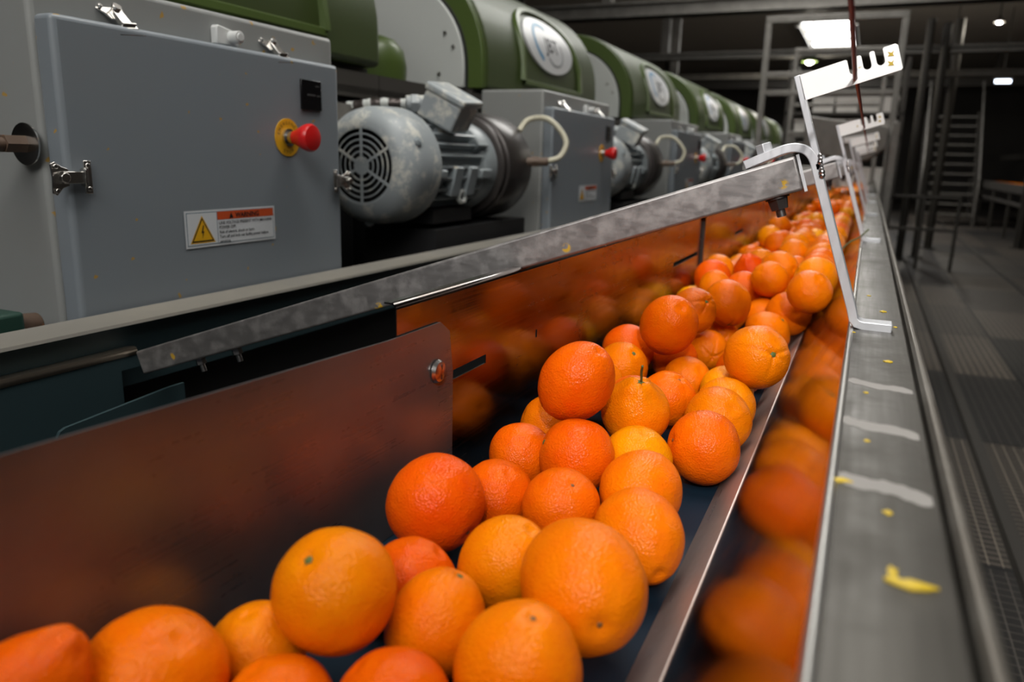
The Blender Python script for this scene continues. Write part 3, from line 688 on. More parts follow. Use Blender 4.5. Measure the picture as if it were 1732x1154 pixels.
    b = new(); lathe(b, [(0.013, 0.018), (0.015, 0.024), (0.024, 0.044), (0.0265, 0.052), (0.0265, 0.058), (0.0235, 0.063), (0.012, 0.0655), (0, 0.066)], (XD, 1.237, 0.026), 'x', 40); obj('button_head', b, M['red'], es)
    # warning label
    y0, y1, z0, z1 = 0.967, 1.189, -0.168, -0.104
    def lp(u, v, w=0): return (XD + 0.0012 + w, y0 + u, z0 + v)
    b = new()
    def rect(u0, u1, v0, v1, w, mi):
        f = b.faces.new([b.verts.new(lp(*p, w)) for p in ((u0, v0), (u1, v0), (u1, v1), (u0, v1))]); f.material_index = mi
    W, H = y1 - y0, z1 - z0
    rect(0, W, 0, H, 0, 0); rect(0.004, W - 0.004, 0.0035, H - 0.0035, 0.0002, 3); rect(0.0052, W - 0.0052, 0.0047, H - 0.0047, 0.0004, 0)
    rect(0.0725, 0.0735, 0.0035, H - 0.0035, 0.0006, 3); rect(0.0735, W - 0.0045, H - 0.0185, H - 0.004, 0.0006, 1)
    def tri(cx_, base, hw, ht, w, mi):
        f = b.faces.new([b.verts.new(lp(*p, w)) for p in ((cx_ - hw, base), (cx_ + hw, base), (cx_, base + ht))]); f.material_index = mi
    tri(0.038, 0.0075, 0.0285, 0.0475, 0.0006, 2); tri(0.038, 0.0095, 0.0255, 0.0425, 0.0008, 4); tri(0.038, 0.0120, 0.0215, 0.0355, 0.0010, 2)
    f = b.faces.new([b.verts.new(lp(0.038 + px, 0.012 + pz, 0.0012)) for px, pz in ((0.001, 0.026), (-0.0035, 0.012), (-0.0002, 0.0135), (-0.002, 0.002), (0.0035, 0.0165), (0.0002, 0.015), (0.0035, 0.026))]); f.material_index = 4
    T = lambda s, size, u, v, mi=4, al='LEFT', bo=0.0: text_into(b, s, size, lambda a, c_, w: lp(u + a * 1.0, v + c_, 0.0010), mi=mi, align=al, bold=bo)
    T('WARNING', 0.0125, 0.148, H - 0.0160, 4, 'CENTER', 0.0003)
    f = b.faces.new([b.verts.new(lp(0.107 + px, H - 0.0165 + pz, 0.0010)) for px, pz in ((-0.005, 0), (0.005, 0), (0, 0.010))]); f.material_index = 4
    for i, s in enumerate(('LINE VOLTAGE PRESENT WITH MACHINE', 'POWER OFF.', 'Risk of electric shock or burn.', 'Turn off and lock out facility power before', 'servicing.')):
        T(s, 0.0073 if i < 2 else 0.0072, 0.0765, H - 0.0265 - i * 0.0082, 4, 'LEFT', 0.00012)
    obj('warning_label', b, [M['label_white'], M['label_red'], M['yellow'], M['label_line'], M['ink']], dr, smooth=0, label='white warning label with orange band and yellow shock triangle')
    return t
c0 = cabinet(0.763, 'nearest blue-grey control cabinet with red emergency stop and warning label')
b = new(); lathe(b, [(0.026, 0), (0.030, -0.001), (0.030, -0.0035), (0.024, -0.005), (0.011, -0.006)], (-1.112, 0.751, 0.000), 'y', 36); pf = obj('pipe_flange', b, M['chrome'], c0, label='round steel flange where a rusty pipe enters')
b = new(); tube(b, [(-1.112, 0.752, 0.0), (-1.112, 0.66, -0.002), (-1.112, 0.50, -0.006)], 0.0095, 16); cyl(b, (-1.112, 0.746, 0), (-1.112, 0.715, 0), 0.0135, n=6); obj('pipe', b, M['rust'], c0, label='rusty pipe stub')
c1 = cabinet(0.668, '')
index_kids()
cab_labels = ['', 'second control cabinet from the camera, dark door beside the nearest motor', 'third control cabinet from the camera, behind the second motor', 'fourth control cabinet in the receding row', 'fifth control cabinet in the receding row', 'sixth control cabinet, tiny and blurred']
c1.location.y += PITCH; c1['label'] = cab_labels[1]
for k in (2, 3, 4, 5):
    c = copy_tree(c1, (0, PITCH * (k - 1), 0)); c['label'] = cab_labels[k]
b = new(); box(b, -1.150, -1.085, 0.56, 0.70, -0.33, -0.235); gb = tag(obj('button_box', b, M['green_box'], bevel=0.006, seg=3), 'small dark green push button box below the rusty pipe', 'push button box')
b = new(); cyl(b, (-1.115, 0.655, -0.235), (-1.115, 0.655, -0.224), 0.013, n=24); obj('button', b, M['red'], gb, bevel=0.001)
b = new(); cyl(b, (-1.112, 0.70, -0.262), (-1.112, 0.735, -0.262), 0.020, 0.017, n=20); obj('cable_gland', b, M['rust'], gb, bevel=0.002)
b = new(); box(b, -1.140, -1.10, 0.60, 0.64, -0.62, -0.33); box(b, -1.14, -1.10, 0.60, 0.76, -0.62, -0.60); obj('stand', b, M['dark_void'], gb)

# ------------------------------------------------------------------ motors
def motor(label):
    XM, ZM = -1.205, -0.032; o = (XM, 0, ZM)
    t = empty('electric_motor', (XM, 1.95, FLOOR), label, 'electric motor', 'motors between the cabinets')
    b = new(); lathe(b, [(0.096, 1.706), (0.0995, 1.700), (0.112, 1.702), (0.127, 1.708), (0.140, 1.720), (0.149, 1.738), (0.1535, 1.760), (0.155, 1.79), (0.156, 1.85), (0.151, 1.85), (0.150, 1.79), (0.144, 1.745), (0.126, 1.714), (0.112, 1.707), (0.098, 1.708), (0.096, 1.706)], o, 'y', 64, caps=False)
    fc = obj('fan_cover', b, M['motor_white'], t, smooth=50, label='round fan cover with flaking white scale')
    b = new()
    for r0, r1 in ((0.0, 0.0235), (0.0345, 0.0385), (0.0495, 0.0535), (0.0645, 0.0685), (0.0795, 0.0835), (0.0945, 0.1005)):
        for (ra, rb, ya, yb) in ((r0, r1, 1.7005, 1.7005), (r1, r1, 1.7005, 1.7025), (r1, r0, 1.7025, 1.7025), (r0, r0, 1.7025, 1.7005)):
            if ra < 1e-6 and rb < 1e-6: continue
            A = []; B = []
            for k in range(48):
                a = 2 * math.pi * k / 48
                A.append(b.verts.new((XM + ra * math.cos(a), ya, ZM + ra * math.sin(a)))); B.append(b.verts.new((XM + rb * math.cos(a), yb, ZM + rb * math.sin(a))))
            for k in range(48):
                vs = [A[k], A[(k + 1) % 48], B[(k + 1) % 48], B[k]]
                b.faces.new(vs)
    for k in range(6):
        a = R(60 * k + 90); m4 = Matrix.Translation((XM, 0, ZM)) @ Matrix.Rotation(a, 4, 'Y')
        box(b, 0.016, 0.0985, 1.6998, 1.7030, -0.0036, 0.0036, mtx=m4)
    obj('fan_grille', b, M['motor_white'], fc, smooth=0)
    b = new(); lathe(b, [(0.0, 1.750), (0.125, 1.750), (0.125, 1.756), (0.0, 1.756)], o, 'y', 32); obj('fan', b, M['black'], fc)
    for a in (25, 265, 145):
        ca, sa = math.cos(R(a)), math.sin(R(a))
        b = new(); cyl(b, (XM + 0.140 * ca, 1.755, ZM + 0.140 * sa), (XM + 0.158 * ca, 1.752, ZM + 0.158 * sa), 0.014, 0.012, n=16); cyl(b, (XM + 0.15 * ca, 1.753, ZM + 0.15 * sa), (XM + 0.162 * ca, 1.751, ZM + 0.162 * sa), 0.007, n=6); obj('cover_screw', b, M['motor_blue'], fc, bevel=0.001)
    b = new(); lathe(b, [(0.0, 1.84), (0.112, 1.84), (0.114, 1.86), (0.114, 2.15), (0.132, 2.16), (0.137, 2.18), (0.137, 2.235), (0.0, 2.235)], o, 'y', 48)
    for k in range(26):
        a = 2 * math.pi * k / 26
        if 50 < math.degrees(a) % 360 < 80 and False: continue
        m4 = Matrix.Translation((XM, 0, ZM)) @ Matrix.Rotation(a, 4, 'Y')
        box(b, 0.111, 0.137, 1.875, 2.145, -0.003, 0.003, mtx=m4)
    obj('finned_body', b, M['motor_blue'], t, smooth=30)
    for a, args in ((-8, (0.108, 0.146, 1.875, 1.905, -0.012, 0.012)), (-8, (0.108, 0.148, 2.11, 2.18, -0.014, 0.014)), (30, (0.108, 0.148, 2.11, 2.18, -0.014, 0.014)), (12, (0.108, 0.144, 1.95, 2.00, -0.055, 0.03)), (12, (0.108, 0.144, 2.04, 2.09, -0.055, 0.03))):
        m4 = Matrix.Translation((XM, 0, ZM)) @ Matrix.Rotation(R(-a if a != 12 else 12), 4, 'Y')
        b = new(); box(b, *args, mtx=m4); obj('mounting_lug', b, M['motor_blue'], t, bevel=0.004)
    b = new(); box(b, XM - 0.10, XM + 0.10, 1.90, 2.13, -0.19, -0.15); box(b, XM - 0.12, XM + 0.12, 1.88, 2.5, FLOOR, -0.205); obj('mount', b, M['dark_void'], t)
    b = new(); tor = [(XM + 0.120 + 0.0, 2.03 + 0.020 * math.cos(R(a)), ZM - 0.085 + 0.016 * math.sin(R(a))) for a in range(0, 361, 24)]; tube(b, tor, 0.007, 10); obj('lifting_eye', b, M['panel'], t, label='pale lifting eye')
    # terminal box, turned on the body
    m4 = Matrix.Translation((-1.105, 1.985, 0.128)) @ Matrix.Rotation(R(27), 4, 'Y') @ Matrix.Rotation(R(8), 4, 'Z')
    b = new(); vs = box(b, -0.058, 0.058, -0.070, 0.070, -0.045, 0.030, mtx=m4); box(b, -0.064, 0.064, -0.076, 0.076, 0.030, 0.052, mtx=m4); cyl(b, m4 @ Vector((-0.02, 0, -0.09)), m4 @ Vector((-0.01, 0, -0.04)), 0.045, n=20)
    jb = obj('terminal_box', b, M['motor_white'], t, bevel=0.008, seg=4)
    b = new(); g0 = m4 @ Vector((-0.052, -0.045, -0.010)); g1 = g0 + Vector((-0.045, -0.03, -0.003)); cyl(b, g0, g1, 0.022, n=12); cyl(b, g0.lerp(g1, 0.35), g0.lerp(g1, 0.75), 0.027, n=6); obj('cable_gland', b, M['motor_white'], jb, bevel=0.002)
    pth = smooth_path([g1, g1 + Vector((-0.07, -0.03, 0.0)), g1 + Vector((-0.15, -0.05, -0.010)), g1 + Vector((-0.24, -0.04, -0.020)), g1 + Vector((-0.30, 0.03, -0.10))], 12)
    b = new(); rr = [0.0135 + 0.0012 * math.sin(i * 2.1) for i in range(len(pth))]; tube(b, pth, 0.0135, 12, rr=rr)
    b.faces.ensure_lookup_table()
    for i, f in enumerate(b.faces):
        c = f.calc_center_median(); d_ = (c - g1).length
        if (d_ * 38) % 1.9 < 0.75: f.material_index = 1
    obj('conduit', b, [M['dark_bolt'], M['panel']], t, smooth=60, label='black flexible conduit splashed with white')
    b = new(); lathe(b, [(0.0, 2.235), (0.150, 2.235), (0.158, 2.240), (0.158, 2.262), (0.166, 2.266), (0.170, 2.275), (0.170, 2.43), (0.163, 2.445), (0.0, 2.45)], o, 'y', 72)
    obj('drive_drum', b, M['drum'], t, smooth=35, label='large dark brown drive drum')
    hp = smooth_path([(XM + 0.12, 2.43, 0.085), (XM + 0.13, 2.49, 0.125), (XM + 0.20, 2.50, 0.125), (XM + 0.262, 2.50, 0.06), (XM + 0.255, 2.47, 0.005), (XM + 0.22, 2.42, -0.012)], 10)
    b = new(); tube(b, hp, 0.0095, 12); hz = obj('hose', b, M['cream'], t, smooth=60, label='cream looped hose')
    b = new(); cyl(b, (XM + 0.232, 2.425, -0.012), (XM + 0.160, 2.40, -0.014), 0.014, n=16); cyl(b, (XM + 0.20, 2.415, -0.012), (XM + 0.18, 2.41, -0.012), 0.019, n=6); obj('hose_fitting', b, M['rust'], hz)
    # chrome bracket plate behind
    b = new(); prism(b, [(1.70, 0.09), (1.70, 0.165), (1.74, 0.135), (2.2, 0.115), (2.2, 0.09)], 'x', -1.345, -1.335); obj('slide_plate', b, M['frame_grey'], t)
    b = new(); box(b, -1.345, -1.30, 1.70, 2.2, 0.080, 0.090); box(b, -1.345, -1.30, 2.10, 2.16, -0.14, 0.085); obj('slide_rail', b, M['frame_grey'], t)
    return t
m0 = motor('nearest grey electric motor with a large slotted fan cover')
index_kids()
mot_labels = ['', 'second electric motor from the camera, beside the dark door of the second cabinet', 'third electric motor from the camera, above the bright end of the diagonal beam', 'fourth electric motor in the receding row', 'fifth electric motor, tiny and blurred']
for k in (1, 2, 3, 4):
    c = copy_tree(m0, (0, PITCH * k - (0.14 if k == 1 else 0), 0)); c['label'] = mot_labels[k]

NEAR = [
 (-0.3427, 0.1997, -0.258, 0.028, 0.25, 0.71, 0.66, 'neck', 4),
 (-0.3289, 0.2582, -0.2877, 0.04, 0.58, 0.02, 0.81, 'round', 1),
 (-0.318, 0.3263, -0.309, 0.031, -0.01, -0.19, 0.98, 'round', 1),
 (-0.2706, 0.3453, -0.2634, 0.0385, -0.08, -0.55, 0.83, 'round', 1),
 (-0.2682, 0.2886, -0.308, 0.032, -0.34, -0.2, 0.92, 'round', 2),
 (-0.2096, 0.3168, -0.306, 0.034, -0.62, -0.22, 0.75, 'round', 4),
 (-0.1544, 0.3648, -0.2959, 0.041, 0.25, -0.1, 0.96, 'oval', 1),
 (-0.2255, 0.3915, -0.3016, 0.0345, 0.32, 0.32, 0.89, 'oval', 2),
 (-0.2719, 0.4389, -0.307, 0.033, 0.58, 0.24, 0.78, 'round', 3),
 (-0.3007, 0.522, -0.2861, 0.042, 0.89, -0.15, -0.44, 'round', 3),
 (-0.2181, 0.482, -0.3008, 0.036, 0.56, 0.02, 0.83, 'oval', 2),
 (-0.1435, 0.4484, -0.2802, 0.046, 0.52, -0.85, 0.02, 'oval', 2),
 (-0.1374, 0.5703, -0.299, 0.039, 0.61, -0.73, -0.3, 'oval', 2),
 (-0.2128, 0.5901, -0.2981, 0.0345, 0.43, -0.34, 0.84, 'round', 3),
 (-0.2792, 0.5988, -0.3056, 0.034, 0.44, -0.25, 0.86, 'round', 3),
 (-0.1561, 0.6463, -0.2951, 0.0405, 0.06, -0.99, 0.15, 'oval', 1),
 (-0.2319, 0.6804, -0.2876, 0.039, -0.83, -0.38, 0.41, 'round', 3),
 (-0.1843, 0.736, -0.303, 0.037, 0.19, -0.14, 0.97, 'round', 0),
 (-0.2994, 0.6994, -0.3055, 0.0345, 0.22, -0.63, 0.74, 'round', 3),
 (-0.2506, 0.7248, -0.225, 0.041, 0.55, -0.09, 0.83, 'oval', 3),
 (-0.2063, 0.8024, -0.2735, 0.04, 0.18, -0.42, 0.89, 'neck', 2),
 (-0.1274, 0.7941, -0.2979, 0.04, -0.81, -0.52, 0.26, 'round', 3),
 (-0.1277, 0.8834, -0.2943, 0.039, 0.5, -0.58, 0.64, 'round', 2),
 (-0.1311, 0.9584, -0.3003, 0.0375, 0.4, -0.58, 0.71, 'round', 2),
 (-0.1421, 1.034, -0.3025, 0.036, 0.47, -0.36, 0.8, 'round', 0),
 (-0.1046, 1.0041, -0.2425, 0.042, 0.57, -0.75, 0.33, 'groove', 1),
 (-0.2028, 0.9461, -0.2969, 0.0365, 0.45, -0.23, 0.87, 'groove', 2),
 (-0.2031, 1.0672, -0.3039, 0.0345, 0.63, -0.41, 0.66, 'round', 2),
 (-0.2852, 1.0118, -0.2858, 0.039, 0.53, -0.43, 0.73, 'oval', 2),
 (-0.3061, 1.1191, -0.2837, 0.04, 0.58, -0.28, 0.77, 'round', 3),
 (-0.2923, 1.2167, -0.2992, 0.038, 0.24, -0.44, 0.87, 'round', 0),
 (-0.2361, 1.073, -0.228, 0.044, 0.47, -0.59, 0.66, 'oval', 3),
 (-0.2324, 1.2254, -0.2328, 0.038, 0.67, -0.48, 0.57, 'groove', 4),
 (-0.1978, 1.3438, -0.2356, 0.041, 0.2, -0.38, -0.9, 'groove', 3),
 (-0.2094, 1.634, -0.2535, 0.038, 0.4, -0.54, 0.74, 'round', 4),
 (-0.2245, 1.8232, -0.2394, 0.038, -0.22, -0.56, 0.8, 'neck', 4),
 (-0.1353, 1.4327, -0.299, 0.041, 0.67, -0.1, 0.74, 'round', 2),
 (-0.1074, 1.5051, -0.2732, 0.042, 0.36, -0.9, 0.24, 'round', 3),
 (-0.0705, 1.4157, -0.2143, 0.038, 0.37, -0.52, 0.77, 'round', 2),
 (-0.2107, 1.3739, -0.304, 0.036, 0.2, -0.98, -0.05, 'groove', 2),
 (-0.2098, 1.2633, -0.3045, 0.0355, 0.4, -0.91, -0.07, 'groove', 2),
 (-0.1825, 1.9, -0.2995, 0.038, 0.62, -0.78, 0.13, 'round', 3),
 (-0.1353, 1.9321, -0.251, 0.038, -0.22, -0.1, -0.97, 'oval', 1),
 (-0.2068, 2.0615, -0.2699, 0.038, -0.25, 0.97, 0.07, 'round', 2),
 (-0.084, 1.9843, -0.2409, 0.037, -0.22, -0.52, -0.82, 'round', 4),
 (-0.3291, 1.5049, -0.3017, 0.036, 0.44, -0.22, 0.87, 'round', 2),
 (-0.2949, 0.926, -0.2851, 0.036, 0.01, 0.94, 0.33, 'round', 2),
 (-0.2748, 1.4065, -0.2907, 0.036, -0.09, 0.27, 0.96, 'round', 3),
 (-0.1779, 0.2551, -0.2927, 0.036, -0.18, 0.74, -0.65, 'groove', 3),
 (-0.1157, 0.2115, -0.2835, 0.036, 0.83, 0.55, 0.09, 'round', 2),
 (-0.2241, 1.5429, -0.2959, 0.036, -0.9, 0.32, -0.3, 'oval', 3),
 (-0.1293, 1.2057, -0.3031, 0.036, 0.32, 0.8, -0.51, 'round', 2),
 (-0.2414, 1.4652, -0.269, 0.036, 0.02, -0.04, 1.0, 'groove', 3),
 (-0.3002, 1.3332, -0.2932, 0.036, 0.17, 0.97, -0.18, 'round', 3),
 (-0.135, 1.1084, -0.2896, 0.036, 0.69, 0.68, -0.25, 'groove', 2),
 (-0.1621, 1.5773, -0.2961, 0.036, 0.09, -0.96, 0.27, 'round', 1),
 (-0.2962, 0.8578, -0.2637, 0.036, -0.86, 0.03, -0.51, 'round', 4),
 (-0.3039, 0.7939, -0.3019, 0.036, -0.87, -0.39, 0.3, 'round', 4),
 (-0.2599, 0.2178, -0.3004, 0.036, -0.96, -0.22, 0.15, 'round', 0),
 (-0.3125, 1.5959, -0.3005, 0.036, 0.79, -0.59, 0.18, 'groove', 1),
 (-0.1108, 0.2882, -0.2806, 0.036, 0.97, -0.01, -0.26, 'oval', 2),
 (-0.1289, 1.3119, -0.2979, 0.036, 0.84, 0.38, 0.38, 'round', 1),
 (-0.2291, 0.8809, -0.2928, 0.036, 0.32, -0.59, -0.74, 'oval', 3),
 (-0.2422, 1.1592, -0.299, 0.036, 0.66, -0.7, -0.29, 'round', 3),
 (-0.0991, 1.5944, -0.2621, 0.036, 0.16, 0.41, -0.9, 'round', 2),
]
N_LISTED = 45
